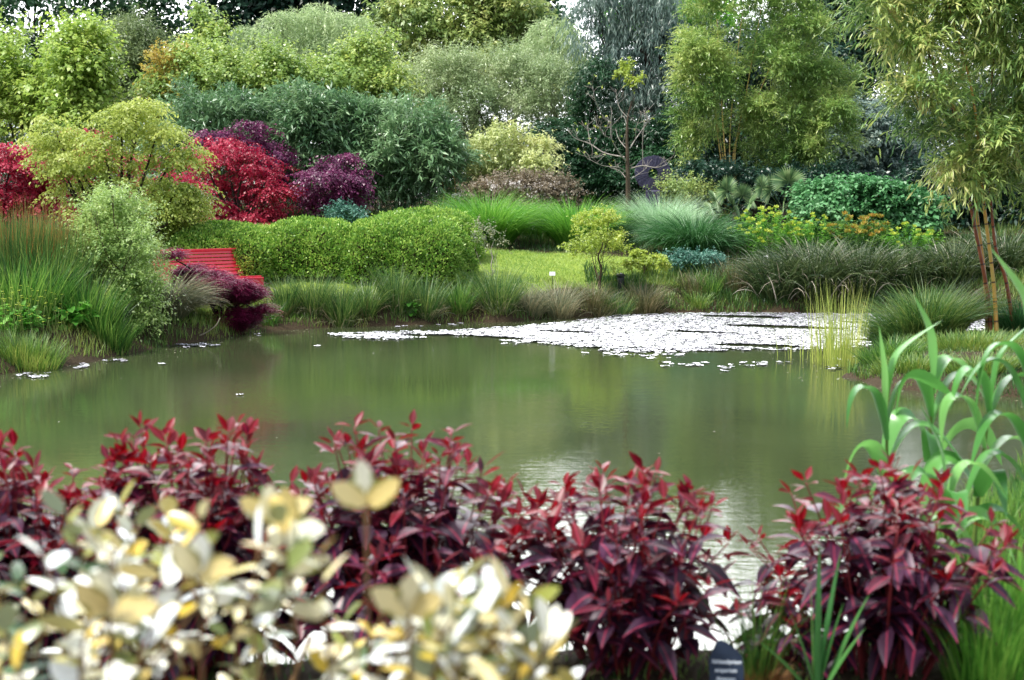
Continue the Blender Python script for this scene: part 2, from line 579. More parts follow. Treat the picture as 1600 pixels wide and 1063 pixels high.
M["dry_rush"] = leaf_mat("dry_rush_blade", [S(104, 110, 52), S(150, 128, 66), S(170, 112, 60)], .5, .3)
M["grey_grass"] = leaf_mat("grey_grass_blade", [S(92, 102, 76), S(128, 130, 98), S(168, 156, 122)], .5, .3, noise=1.5)
M["brown_grass"] = leaf_mat("brown_grass_blade", [S(66, 76, 44), S(100, 100, 62), S(138, 124, 90)], .5, .25)
M["fountain_grass"] = leaf_mat("fountain_grass_blade", [S(64, 124, 42), S(100, 156, 54), S(146, 186, 80)], .42, .35, .4, noise=.9, namt=.35)
M["dark_fountain"] = leaf_mat("dark_fountain_blade", [S(36, 84, 42), S(62, 110, 58), S(96, 138, 84)], .4, .25, .4)
M["silver_grass"] = leaf_mat("silver_grass_blade", [S(130, 168, 118), S(176, 202, 160), S(212, 226, 196)], .45, .35)
M["strap"] = leaf_mat("strap_blade", [S(40, 62, 34), S(66, 86, 46), S(104, 114, 70)], .45, .25)
M["dead_strap"] = leaf_mat("dead_strap_blade", [S(140, 128, 112), S(184, 172, 156), S(206, 196, 184)], .5, .25)
M["bank_grass"] = leaf_mat("bank_grass_blade", [S(70, 104, 40), S(104, 138, 52), S(150, 156, 76)], .5, .3, noise=.8, namt=.5)
M["lawn_blade"] = leaf_mat("lawn_blade", [S(118, 146, 64), S(150, 172, 82), S(184, 194, 110)], .5, .35, noise=.6, namt=.4)
M["meadow"] = leaf_mat("meadow_blade", [S(44, 88, 34), S(76, 122, 46), S(134, 162, 74)], .45, .4)
M["herb"] = leaf_mat("herb_leaf", [S(76, 144, 52), S(112, 176, 68), S(150, 200, 96)], .4, .4)
M["yellow_reed"] = leaf_mat("yellow_reed_blade", [S(136, 150, 66), S(176, 186, 90), S(212, 212, 124)], .45, .35)
M["yellow_flower"] = leaf_mat("yellow_flower", [S(172, 188, 70), S(204, 208, 88)], .5, .3)
M["orange_flower"] = leaf_mat("orange_bract", [S(150, 150, 60), S(182, 164, 72), S(190, 136, 72)], .5, .3)
M["white_flower"] = leaf_mat("white_flower", [S(226, 214, 210), S(240, 234, 232)], .5, .3)
M["pink_bud"] = leaf_mat("shrub_leaf_dull", [S(110, 100, 80), S(140, 126, 104)], .5, .3)
M["palm"] = leaf_mat("palm_leaflet", [S(86, 118, 78), S(124, 152, 100), S(170, 184, 130)], .4, .25)
M["giant_reed"] = leaf_mat("giant_reed_leaf", [S(66, 124, 54), S(94, 152, 72), S(140, 188, 106)], .32, .35, .6, noise=3, namt=.15)
M["iris"] = leaf_mat("sword_leaf", [S(60, 112, 62), S(88, 138, 70), S(140, 172, 80)], .35, .3, .5)
M["thatch"] = leaf_mat("thatch", [S(104, 70, 40), S(146, 100, 58), S(176, 136, 84)], .6, .25)
M["litter"] = leaf_mat("floating_litter", [S(92, 84, 56), S(150, 146, 110), S(196, 196, 180)], .6, .1)
M["pebble"] = solid_mat("pebble", [S(150, 120, 92), S(200, 178, 150)], 14, .8, .2, .005)
M["pale_pebble"] = solid_mat("pale_pebble", [S(206, 204, 200), S(226, 224, 220)], 14, .8, .2, .003)
M["slate"] = solid_mat("slate", [S(22, 34, 52), S(36, 50, 70)], 10, .6, .3, .003)
M["white_paint"] = solid_mat("white_paint", [S(222, 222, 226), S(236, 236, 238)], 5, .4, .4)
M["chalk"] = solid_mat("chalk", [S(216, 226, 236), S(228, 234, 240)], 30, .6, .2)
M["black_metal"] = solid_mat("black_metal", [S(24, 28, 30), S(40, 42, 44)], 10, .5, .4)
M["wheel_slate"] = solid_mat("wheel_slate", [S(56, 54, 76), S(92, 88, 114)], 22, .7, .3, .01)


def bench_paint():
    m, n, l = new_mat("red_bench_paint")
    tc = n.new("ShaderNodeTexCoord")
    mp = n.new("ShaderNodeMapping")
    mp.inputs["Scale"].default_value = (2, 14, 14)
    no = n.new("ShaderNodeTexNoise")
    no.inputs["Scale"].default_value = 3
    no.inputs["Detail"].default_value = 6
    l.new(tc.outputs["Object"], mp.inputs["Vector"])
    l.new(mp.outputs["Vector"], no.inputs["Vector"])
    cr = ramp(n, [S(176, 16, 48), S(206, 26, 60), S(220, 50, 78)])
    l.new(no.outputs["Fac"], cr.inputs["Fac"])
    p = n.new("ShaderNodeBsdfPrincipled")
    p.inputs["Roughness"].default_value = .28
    p.inputs["Coat Weight"].default_value = .5
    p.inputs["Coat Roughness"].default_value = .15
    l.new(cr.outputs["Color"], p.inputs["Base Color"])
    o = n.new("ShaderNodeOutputMaterial")
    l.new(p.outputs[0], o.inputs["Surface"])
    return m


M["bench"] = bench_paint()


def culm_mat(name, c1, c2, ring):
    m, n, l = new_mat(name)
    a = n.new("ShaderNodeAttribute")
    a.attribute_name = "leaf"
    sp = n.new("ShaderNodeSeparateXYZ")
    l.new(a.outputs["Vector"], sp.inputs[0])
    fr = n.new("ShaderNodeMath")
    fr.operation = 'PINGPONG'
    fr.inputs[1].default_value = .14
    l.new(sp.outputs["X"], fr.inputs[0])
    lt = n.new("ShaderNodeMath")
    lt.operation = 'LESS_THAN'
    lt.inputs[1].default_value = .012
    l.new(fr.outputs[0], lt.inputs[0])
    tc = n.new("ShaderNodeTexCoord")
    no = n.new("ShaderNodeTexNoise")
    no.inputs["Scale"].default_value = 6
    l.new(tc.outputs["Object"], no.inputs["Vector"])
    cr = ramp(n, [c1, c2])
    cr.color_ramp.elements[0].position = .35
    cr.color_ramp.elements[1].position = .65
    l.new(no.outputs["Fac"], cr.inputs["Fac"])
    mx = n.new("ShaderNodeMixRGB")
    mx.inputs["Color2"].default_value = ring
    l.new(lt.outputs[0], mx.inputs["Fac"])
    l.new(cr.outputs["Color"], mx.inputs["Color1"])
    p = n.new("ShaderNodeBsdfPrincipled")
    p.inputs["Roughness"].default_value = .35
    l.new(mx.outputs["Color"], p.inputs["Base Color"])
    o = n.new("ShaderNodeOutputMaterial")
    l.new(p.outputs[0], o.inputs["Surface"])
    return m


M["gold_culm"] = culm_mat("golden_culm", S(206, 150, 62), S(186, 158, 84), S(90, 62, 34))
M["red_culm"] = culm_mat("red_sheathed_culm", S(118, 58, 38), S(150, 84, 48), S(70, 36, 26))
M["tan_culm"] = culm_mat("tan_culm", S(206, 174, 92), S(182, 156, 84), S(90, 74, 44))


def persicaria_mat():
    """Red young leaves, purple old ones with a dark chevron and pinkish veins."""
    m, n, l = new_mat("purple_knotweed_leaf")
    a = n.new("ShaderNodeAttribute")
    a.attribute_name = "age"
    rn = n.new("ShaderNodeAttribute")
    rn.attribute_name = "rnd"
    lf = n.new("ShaderNodeAttribute")
    lf.attribute_name = "leaf"
    sp = n.new("ShaderNodeSeparateXYZ")
    l.new(lf.outputs["Vector"], sp.inputs[0])
    cr = ramp(n, [S(112, 8, 16), S(92, 12, 30), S(82, 26, 52), S(80, 42, 72), S(58, 30, 54)])
    l.new(a.outputs["Fac"], cr.inputs["Fac"])
    ab = n.new("ShaderNodeMath")
    ab.operation = 'ABSOLUTE'
    l.new(sp.outputs["Y"], ab.inputs[0])
    # chevron: dark where |u - .42 + .35 |v|| is small
    ch = n.new("ShaderNodeMath")
    ch.operation = 'MULTIPLY_ADD'
    ch.inputs[1].default_value = .4
    l.new(ab.outputs[0], ch.inputs[0])
    l.new(sp.outputs["X"], ch.inputs[2])
    ch2 = n.new("ShaderNodeMapRange")
    ch2.inputs["From Min"].default_value = .34
    ch2.inputs["From Max"].default_value = .50
    l.new(ch.outputs[0], ch2.inputs["Value"])
    ch3 = n.new("ShaderNodeMapRange")
    ch3.inputs["From Min"].default_value = .72
    ch3.inputs["From Max"].default_value = .6
    l.new(ch.outputs[0], ch3.inputs["Value"])
    mu = n.new("ShaderNodeMath")
    mu.operation = 'MULTIPLY'
    l.new(ch2.outputs[0], mu.inputs[0])
    l.new(ch3.outputs[0], mu.inputs[1])
    mu2 = n.new("ShaderNodeMath")
    mu2.operation = 'MULTIPLY'
    l.new(mu.outputs[0], mu2.inputs[0])
    l.new(a.outputs["Fac"], mu2.inputs[1])
    m1 = n.new("ShaderNodeMixRGB")
    m1.inputs["Color2"].default_value = S(52, 26, 48)
    l.new(mu2.outputs[0], m1.inputs["Fac"])
    l.new(cr.outputs["Color"], m1.inputs["Color1"])
    # pinkish midrib
    mr = n.new("ShaderNodeMapRange")
    mr.inputs["From Min"].default_value = .16
    mr.inputs["From Max"].default_value = .02
    mr.inputs["To Max"].default_value = .55
    l.new(ab.outputs[0], mr.inputs["Value"])
    m2 = n.new("ShaderNodeMixRGB")
    m2.inputs["Color2"].default_value = S(186, 60, 92)
    l.new(mr.outputs[0], m2.inputs["Fac"])
    l.new(m1.outputs["Color"], m2.inputs["Color1"])
    hs = n.new("ShaderNodeHueSaturation")
    vr = n.new("ShaderNodeMapRange")
    vr.inputs["To Min"].default_value = .75
    vr.inputs["To Max"].default_value = 1.3
    l.new(rn.outputs["Fac"], vr.inputs["Value"])
    l.new(vr.outputs[0], hs.inputs["Value"])
    l.new(m2.outputs["Color"], hs.inputs["Color"])
    p = n.new("ShaderNodeBsdfPrincipled")
    p.inputs["Roughness"].default_value = .38
    p.inputs["Specular IOR Level"].default_value = .48
    l.new(hs.outputs["Color"], p.inputs["Base Color"])
    t = n.new("ShaderNodeBsdfTranslucent")
    m3 = n.new("ShaderNodeMixRGB")
    m3.blend_type = 'MULTIPLY'
    m3.inputs["Fac"].default_value = 1
    m3.inputs["Color2"].default_value = (1.6, .8, .7, 1)
    l.new(hs.outputs["Color"], m3.inputs["Color1"])
    l.new(m3.outputs["Color"], t.inputs["Color"])
    ms = n.new("ShaderNodeMixShader")
    ms.inputs["Fac"].default_value = .34
    l.new(p.outputs[0], ms.inputs[1])
    l.new(t.outputs[0], ms.inputs[2])
    o = n.new("ShaderNodeOutputMaterial")
    l.new(ms.outputs[0], o.inputs["Surface"])
    return m


M["persicaria"] = persicaria_mat()
M["red_stem"] = solid_mat("red_stem", [S(96, 28, 36), S(132, 44, 48)], 12, .5, .4)


def elaeagnus_mat():
    """Cream-hearted leaves with an olive margin; the underside is silver."""
    m, n, l = new_mat("variegated_leaf")
    rn = n.new("ShaderNodeAttribute")
    rn.attribute_name = "rnd"
    lf = n.new("ShaderNodeAttribute")
    lf.attribute_name = "leaf"
    sp = n.new("ShaderNodeSeparateXYZ")
    l.new(lf.outputs["Vector"], sp.inputs[0])
    ab = n.new("ShaderNodeMath")
    ab.operation = 'ABSOLUTE'
    l.new(sp.outputs["Y"], ab.inputs[0])
    tc = n.new("ShaderNodeTexCoord")
    no = n.new("ShaderNodeTexNoise")
    no.inputs["Scale"].default_value = 45
    l.new(tc.outputs["Object"], no.inputs["Vector"])
    ed = n.new("ShaderNodeMath")
    ed.operation = 'MULTIPLY_ADD'
    ed.inputs[1].default_value = 1.0
    l.new(no.outputs["Fac"], ed.inputs[0])
    l.new(ab.outputs[0], ed.inputs[2])
    es = n.new("ShaderNodeMapRange")
    es.inputs["From Min"].default_value = 1.12
    es.inputs["From Max"].default_value = 1.28
    l.new(ed.outputs[0], es.inputs["Value"])
    heart = ramp(n, [S(240, 246, 250), S(244, 246, 244), S(238, 232, 196), S(216, 182, 56), S(140, 144, 56), S(66, 98, 54)])
    l.new(rn.outputs["Fac"], heart.inputs["Fac"])
    margin = ramp(n, [S(196, 202, 184), S(140, 146, 84), S(150, 130, 44), S(86, 106, 62)])
    l.new(rn.outputs["Fac"], margin.inputs["Fac"])
    mx = n.new("ShaderNodeMixRGB")
    l.new(es.outputs[0], mx.inputs["Fac"])
    l.new(heart.outputs["Color"], mx.inputs["Color1"])
    l.new(margin.outputs["Color"], mx.inputs["Color2"])
    ge = n.new("ShaderNodeNewGeometry")
    m2 = n.new("ShaderNodeMixRGB")
    m2.inputs["Color2"].default_value = S(202, 206, 184)
    bf = n.new("ShaderNodeMath")
    bf.operation = 'MULTIPLY'
    bf.inputs[1].default_value = .5
    l.new(ge.outputs["Backfacing"], bf.inputs[0])
    l.new(bf.outputs[0], m2.inputs["Fac"])
    l.new(mx.outputs["Color"], m2.inputs["Color1"])
    p = n.new("ShaderNodeBsdfPrincipled")
    p.inputs["Roughness"].default_value = .28
    p.inputs["Specular IOR Level"].default_value = .8
    l.new(m2.outputs["Color"], p.inputs["Base Color"])
    t = n.new("ShaderNodeBsdfTranslucent")
    l.new(mx.outputs["Color"], t.inputs["Color"])
    ms = n.new("ShaderNodeMixShader")
    ms.inputs["Fac"].default_value = .12
    l.new(p.outputs[0], ms.inputs[1])
    l.new(t.outputs[0], ms.inputs[2])
    o = n.new("ShaderNodeOutputMaterial")
    l.new(ms.outputs[0], o.inputs["Surface"])
    return m


M["elaeagnus"] = elaeagnus_mat()


def water_mat():
    m, n, l = new_mat("pond_water")
    tc = n.new("ShaderNodeTexCoord")
    mp = n.new("ShaderNodeMapping")
    mp.inputs["Scale"].default_value = (1.0, 1.8, 1)
    n1 = n.new("ShaderNodeTexNoise")
    n1.inputs["Scale"].default_value = 6.5
    n1.inputs["Detail"].default_value = 4
    n1.inputs["Roughness"].default_value = .6
    n2 = n.new("ShaderNodeTexNoise")
    n2.inputs["Scale"].default_value = .35
    n2.inputs["Detail"].default_value = 3
    l.new(tc.outputs["Object"], mp.inputs["Vector"])
    l.new(mp.outputs["Vector"], n1.inputs["Vector"])
    l.new(tc.outputs["Object"], n2.inputs["Vector"])
    st = n.new("ShaderNodeMapRange")
    st.inputs["From Min"].default_value = .35
    st.inputs["From Max"].default_value = .65
    st.inputs["To Min"].default_value = .25
    st.inputs["To Max"].default_value = 1.
    l.new(n2.outputs["Fac"], st.inputs["Value"])
    b = n.new("ShaderNodeBump")
    b.inputs["Distance"].default_value = .0032
    l.new(st.outputs[0], b.inputs["Strength"])
    l.new(n1.outputs["Fac"], b.inputs["Height"])
    cr = ramp(n, [S(54, 63, 41), S(67, 75, 50)])
    l.new(n2.outputs["Fac"], cr.inputs["Fac"])
    p = n.new("ShaderNodeBsdfPrincipled")
    p.inputs["Roughness"].default_value = .018
    p.inputs["IOR"].default_value = 1.45
    l.new(cr.outputs["Color"], p.inputs["Base Color"])
    l.new(b.outputs["Normal"], p.inputs["Normal"])
    o = n.new("ShaderNodeOutputMaterial")
    l.new(p.outputs[0], o.inputs["Surface"])
    return m


M["water"] = water_mat()


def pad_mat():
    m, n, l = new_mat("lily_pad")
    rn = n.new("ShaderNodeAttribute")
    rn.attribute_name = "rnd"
    cr = ramp(n, [S(126, 140, 112), S(172, 172, 182), S(188, 184, 198), S(178, 176, 188)])  # pale lilac stops put the sky's glare on the pads into their colour
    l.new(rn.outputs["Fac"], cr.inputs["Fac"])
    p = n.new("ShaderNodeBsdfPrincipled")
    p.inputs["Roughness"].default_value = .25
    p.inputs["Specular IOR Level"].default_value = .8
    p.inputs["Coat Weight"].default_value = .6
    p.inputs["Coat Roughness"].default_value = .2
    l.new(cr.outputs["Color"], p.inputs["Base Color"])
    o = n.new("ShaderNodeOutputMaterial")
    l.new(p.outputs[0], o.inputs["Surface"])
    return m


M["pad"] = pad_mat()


def ground_mat():
    """Lawn where 'age' is high, soil and leaf litter where it is low."""
    m, n, l = new_mat("garden_ground")
    a = n.new("ShaderNodeAttribute")
    a.attribute_name = "age"
    tc = n.new("ShaderNodeTexCoord")
    no = n.new("ShaderNodeTexNoise")
    no.inputs["Scale"].default_value = 3
    no.inputs["Detail"].default_value = 9
    no.inputs["Roughness"].default_value = .7
    l.new(tc.outputs["Object"], no.inputs["Vector"])
    n2 = n.new("ShaderNodeTexNoise")
    n2.inputs["Scale"].default_value = 45
    n2.inputs["Detail"].default_value = 4
    l.new(tc.outputs["Object"], n2.inputs["Vector"])
    lawn = ramp(n, [S(100, 124, 50), S(128, 148, 62), S(150, 154, 78)])
    l.new(no.outputs["Fac"], lawn.inputs["Fac"])
    soil = ramp(n, [S(36, 30, 22), S(62, 52, 38), S(94, 80, 62)])
    l.new(n2.outputs["Fac"], soil.inputs["Fac"])
    ad = n.new("ShaderNodeMath")
    ad.operation = 'MULTIPLY_ADD'
    ad.inputs[1].default_value = .4
    l.new(no.outputs["Fac"], ad.inputs[0])
    l.new(a.outputs["Fac"], ad.inputs[2])
    mr = n.new("ShaderNodeMapRange")
    mr.inputs["From Min"].default_value = .6
    mr.inputs["From Max"].default_value = .8
    l.new(ad.outputs[0], mr.inputs["Value"])
    mx = n.new("ShaderNodeMixRGB")
    l.new(mr.outputs[0], mx.inputs["Fac"])
    l.new(soil.outputs["Color"], mx.inputs["Color1"])
    l.new(lawn.outputs["Color"], mx.inputs["Color2"])
    b = n.new("ShaderNodeBump")
    b.inputs["Strength"].default_value = 1.
    b.inputs["Distance"].default_value = .02
    l.new(n2.outputs["Fac"], b.inputs["Height"])
    p = n.new("ShaderNodeBsdfPrincipled")
    p.inputs["Roughness"].default_value = .9
    p.inputs["Specular IOR Level"].default_value = .15
    l.new(mx.outputs["Color"], p.inputs["Base Color"])
    l.new(b.outputs["Normal"], p.inputs["Normal"])
    o = n.new("ShaderNodeOutputMaterial")
    l.new(p.outputs[0], o.inputs["Surface"])
    return m


M["ground"] = ground_mat()

# ------------------------------------------------------------------ terrain and water
SHORE = np.array([(-9.5, 10), (-8.2, 12.5), (-7.2, 15), (-6.2, 17.1), (-5.8, 18.4), (-5.25, 20.0), (-5.1, 21.2), (-4.6, 22.2), (-4.1, 23.8),
                  (-3.2, 24.3), (-1.1, 25.3), (.3, 25.9), (1.2, 26.7), (2.4, 27.7), (3.8, 28.1), (6.3, 27.9), (7.4, 27.6), (8.8, 26.4),
                  (9.3, 24.4), (8.2, 22.8), (6.6, 21.6), (5.3, 20.3), (4.35, 18.6), (4.05, 17.1), (4.3, 15.9), (5.4, 15.1), (8, 14.4),
                  (7.6, 13.2), (5.4, 12.2), (3.9, 10.8), (3.0, 8.8), (2.2, 7.5), (1.6, 6.5), (1.25, 6.0), (.8, 5.78), (0, 5.72), (-1.5, 5.75), (-3.2, 5.9), (-6.5, 6.8)])


def shore_dist(x, y):
    """Signed distance to the waterline: positive on land."""
    p = np.stack([np.ravel(x), np.ravel(y)], 1)
    a, b = SHORE, np.roll(SHORE, -1, 0)
    best = np.full(len(p), 1e9)
    inside = np.zeros(len(p), bool)
    for (ax, ay), (bx, by) in zip(a, b):
        ab = np.array([bx - ax, by - ay])
        t = np.clip(((p - [ax, ay]) @ ab) / (ab @ ab), 0, 1)
        best = np.minimum(best, np.hypot(p[:, 0] - ax - ab[0] * t, p[:, 1] - ay - ab[1] * t))
        c = ((ay > p[:, 1]) != (by > p[:, 1]))
        xi = (bx - ax) * (p[:, 1] - ay) / ((by - ay) if by != ay else 1e-9) + ax
        inside ^= c & (p[:, 0] < xi)
    return np.where(inside, -best, best).reshape(np.shape(x))


def height(x, y):
    x, y = np.asarray(x, float), np.asarray(y, float)
    s = shore_dist(x, y)
    s = s + np.where(y < 10, .07 * np.sin(x * 5.3) * np.sin(x * 2.1 + 1) + .035 * np.sin(x * 13 + y * 3), .1 * np.sin(x * 2.9 + y * 1.3) + .05 * np.sin(x * 7.7 - y * 5))
    far = np.interp(s, [-2, -.5, -.02, .1, .4, 1, 2, 4, 6, 9, 14, 25, 60, 300], [-.8, -.5, -.06, .06, .22, .48, .75, 1.08, 1.3, 1.62, 1.9, 2.3, 3, 4])
    near = np.interp(s, [-2, -.5, -.02, .06, .18, 2, 300], [-.8, -.5, -.05, .12, .25, .3, .4])
    low = np.interp(s, [-2, -.5, -.02, .1, .4, 1, 3, 8], [-.8, -.5, -.06, .05, .14, .22, .4, 1.0])
    kn = np.clip((13 - y) / 3, 0, 1)
    kr = np.clip((x - 3.4) / 1.5, 0, 1) * np.clip((26 - y) / 2, 0, 1) * np.clip(1 - (x - 10) / 6, 0, 1)
    z = far * (1 - kr) + low * kr
    z = z * (1 - kn) + near * kn
    z = z - np.where(s > 0, 1, 0) * .40 * np.exp(-((x + 5.3) ** 2 / 2.4 + (y - 25.4) ** 2 / 2.8)) * np.clip(z / .4, 0, 1)
    bumps = .03 * np.sin(x * 2.1 + .4 * y) * np.sin(y * 1.7) + .015 * np.sin(x * 6.3 + y) * np.sin(y * 5.1 - x)
    return z + np.where(s > .3, bumps, 0)


def gz(x, y):
    return float(height(np.array([x]), np.array([y]))[0])


def ground_pt(px, Y, py=400):
    p = at(px, py, Y)
    return np.array([p[0], Y, gz(p[0], Y)])


gx = np.unique(np.concatenate([np.linspace(-300, -40, 12), np.linspace(-40, -12, 28), np.linspace(-12, 13, 140), np.linspace(13, 40, 28), np.linspace(40, 300, 12)]))
gy = np.unique(np.concatenate([np.linspace(-60, -2, 14), np.linspace(-2, 32, 190), np.linspace(32, 60, 40), np.linspace(60, 600, 24)]))
XX, YY = np.meshgrid(gx, gy)
ZZ = height(XX, YY)
sdv = shore_dist(XX, YY)
lawn = np.clip((sdv - .7) / .6, 0, 1) * (YY > 14)
lawn = np.where((YY > 31.3) | (XX < -7.5) | (XX > 4.0), np.where((XX < -3.5) & (YY > 28) & (YY < 34.2) & (XX > -9), lawn, lawn * .2), lawn)
tb = MB()
nx, ny = len(gx), len(gy)
ii = (np.arange(ny - 1)[:, None] * nx + np.arange(nx - 1)[None]).ravel()
tb.add(np.stack([XX, YY, ZZ], -1), np.stack([ii, ii + 1, ii + nx + 1, ii + nx], 1), age=lawn.ravel())
tag(tb.build("ground", M["ground"]), kind="structure")

wb = MB()
wx, wy = np.linspace(-13, 12, 26), np.linspace(4.5, 29.5, 26)
WX, WY = np.meshgrid(wx, wy)
ii = (np.arange(25)[:, None] * 26 + np.arange(25)[None]).ravel()
wb.add(np.stack([WX, WY, WX * 0], -1), np.stack([ii, ii + 1, ii + 27, ii + 26], 1))
tag(wb.build("water", M["water"]), kind="structure")


# ------------------------------------------------------------------ trees and shrubs
def tree(name, label, cat, Y, mat, n, k=6, L=.09, W=.04, lobes=None, box_=None, nl=16, rel=.4, flat=1., bark="bark", r0=.12, base=None,
         seed=1, parts=("trunk", "crown"), Ls=.3, up=.35, grav=.25, spread=.9, ldroop=.25, rows=None, inner=.3, under=.35, fl=False,
         group=None, depth=.9, nmax=9, rough=.14, ldr=.15, fork=.35, wood=True):
    rng = np.random.default_rng(seed)
    if lobes is None:
        lobes = auto_lobes(rng, *box_, Y, nl, rel, depth, flat)
    else:
        lobes = px_lobes(rng, Y, lobes, depth)
    lob = np.asarray(lobes)
    if base is None:
        bx = lob[:, 0].mean()
        b = np.array([bx, Y, gz(bx, Y)])
    else:
        b = ground_pt(base, Y)
    t = thing(name, label, cat, b, group)
    if wood:
        mb = MB()
        limbs(mb, rng, b, lobes, r0, nmax=nmax, fork=fork)
        mb.build(parts[0], M[bark], t, b)
    P, out, i = lobe_surface(rng, lobes, int(n * .8), inner, under, rough)
    keep = P[:, 2] > height(P[:, 0], P[:, 1]) + .05
    P, out, i = P[keep], out[keep], i[keep]
    A = out + Z3 * up + rng.normal(0, .45, P.shape)
    mb = MB()
    lobe_r = rng.random(len(lob))
    sprays(mb, rng, P, A, Ls * rng.uniform(.7, 2.1, len(P)), k + 2, L, W, spread, grav, ldroop, rows, flat=fl, ldr=ldr,
           clump=np.clip(.5 * lobe_r[i] + .5 * rng.random(len(P)), 0, 1))
    mb.build(parts[1], M[mat], t, b)
    return t, rng, lob, b


SHRUB = ("stems", "foliage")

# far wood behind everything: one mass
fw = MB()
rng = np.random.default_rng(99)
lobs = []
for px in range(-560, 2200, 62):
    top = 140 if (px < 350 or 780 < px < 940) else 10
    for py in range(top, 345, 46):
        Y = rng.uniform(61, 76)
        p = at(px + rng.uniform(-25, 25), py + rng.uniform(-18, 18), Y)
        lobs.append([p[0], Y, p[2], rng.uniform(1.0, 1.9), 1.5, rng.uniform(.9, 1.5)])
for px in range(-560, 2200, 40):
    for py in (262, 292, 318):
        Y = rng.uniform(78, 86)
        p = at(px + rng.uniform(-15, 15), py, Y)
        lobs.append([p[0], Y, p[2], 1.6, 1.2, 1.2])
P, out, i = lobe_surface(rng, lobs, 40000, .25, .45, c=3)
sprays(fw, rng, P, out + Z3 * .3, .7, 5, .3, .18, grav=.2)
tag(fw.build("woodland", M["wood"]), "dense dark green woodland behind the garden", "woodland", kind="stuff")

# open-crowned dark trees at the upper left, sky showing through
tree("broadleaf_tree", "tall open-crowned dark tree at the top left corner with sky through its leaves", "tree", 54, "oak", 1150, 7, .26, .15,
     lobes=[(40, 20, 60, 45), (120, 60, 50, 35), (10, 100, 60, 50), (80, 120, 60, 40), (150, 10, 45, 30), (-40, 40, 60, 60), (60, -40, 90, 40)],
     base=66, seed=11, r0=.2, Ls=.7, bark="dark_bark", inner=.5)
tree("broadleaf_tree", "dark loose-leaved tree with slanting trunk, left of the pale sky gap", "tree", 56, "oak", 900, 7, .26, .15,
     lobes=[(215, 25, 40, 35), (240, 70, 25, 30), (190, 75, 35, 35), (205, 130, 50, 45), (230, -20, 50, 30), (160, 150, 40, 40)],
     base=212, seed=12, r0=.17, Ls=.7, bark="dark_bark", inner=.5)
tree("broadleaf_tree", "dark blue-green tree rising behind the weeping willow", "tree", 60, "dark_tree", 3300, 7, .3, .18,
     lobes=[(380, 20, 50, 45), (450, 10, 60, 45), (540, 20, 60, 50), (600, 40, 40, 45), (420, 80, 60, 50), (500, 90, 70, 50), (330, 60, 25, 40), (590, 100, 50, 50), (480, -30, 120, 40)],
     seed=13, r0=.25, Ls=.8, bark="dark_bark")
tree("feathery_tree", "olive grey feathery rounded tree below the sky gap", "tree", 46, "olive_feather", 4600, 8, .12, .035,
     lobes=[(205, 85, 36, 42), (185, 120, 44, 34), (225, 125, 40, 34), (205, 155, 52, 26), (210, 60, 20, 26)], seed=14, Ls=.45, up=.5)
tree("sapling_tree", "yellow-green young tree at the left edge above the red maple", "tree", 41, "lime", 2400, 7, .13, .1,
     lobes=[(25, 95, 34, 22), (65, 115, 36, 26), (15, 150, 50, 35), (60, 160, 40, 30), (40, 200, 70, 40), (-30, 130, 50, 80)], base=40, seed=15, Ls=.55, up=.8, ldroop=.5)
tree("sapling_tree", "lime green young tree with hanging leaves, right of the left-edge sapling", "tree", 40, "lime", 2000, 7, .13, .1,
     lobes=[(125, 75, 26, 26), (140, 115, 30, 30), (115, 130, 30, 40), (150, 150, 26, 26), (130, 175, 40, 30), (110, 200, 40, 30)], base=128, seed=16, Ls=.55, up=.8, ldroop=.5)
tree("poplar_tree", "slim pale green spire-shaped tree standing in the sky gap", "tree", 47, "lime2", 900, 7, .13, .1,
     lobes=[(325, 30, 12, 22), (322, 60, 18, 22), (328, 85, 20, 20), (318, 110, 26, 24), (300, 95, 20, 20), (325, 140, 40, 30)], base=322, seed=17, Ls=.5, up=.9, r0=.07, ldroop=.5)
tree("amber_shrub", "amber and orange young foliage beside the feathery olive tree", "shrub", 42, "amber", 600, 7, .12, .06,
     lobes=[(265, 105, 24, 24), (240, 145, 16, 14), (275, 135, 22, 22), (262, 165, 30, 20)], seed=18, parts=SHRUB, r0=.06)
for q, (lab, lb, sd) in enumerate([
        ("light green sapling above the left end of the broad-leaved bamboo", [(300, 130, 40, 34), (270, 165, 40, 26), (330, 120, 36, 30), (350, 160, 44, 34), (300, 180, 50, 30)], 21),
        ("bright green sapling in front of the weeping willow", [(395, 145, 30, 26), (440, 130, 24, 26), (455, 155, 36, 22), (400, 170, 44, 24), (425, 100, 12, 20)], 22),
        ("fresh green sapling between weeping willow and silvery willow", [(535, 130, 30, 28), (575, 125, 30, 30), (545, 160, 46, 30), (600, 155, 26, 32), (580, 90, 18, 20)], 23)]):
    tree("sapling_tree", lab, "tree", 42 + q * .6, "lime2", 2600, 7, .12, .08, lobes=lb, seed=sd, Ls=.55, up=.8, ldroop=.45, group="light green saplings before the tall trees")


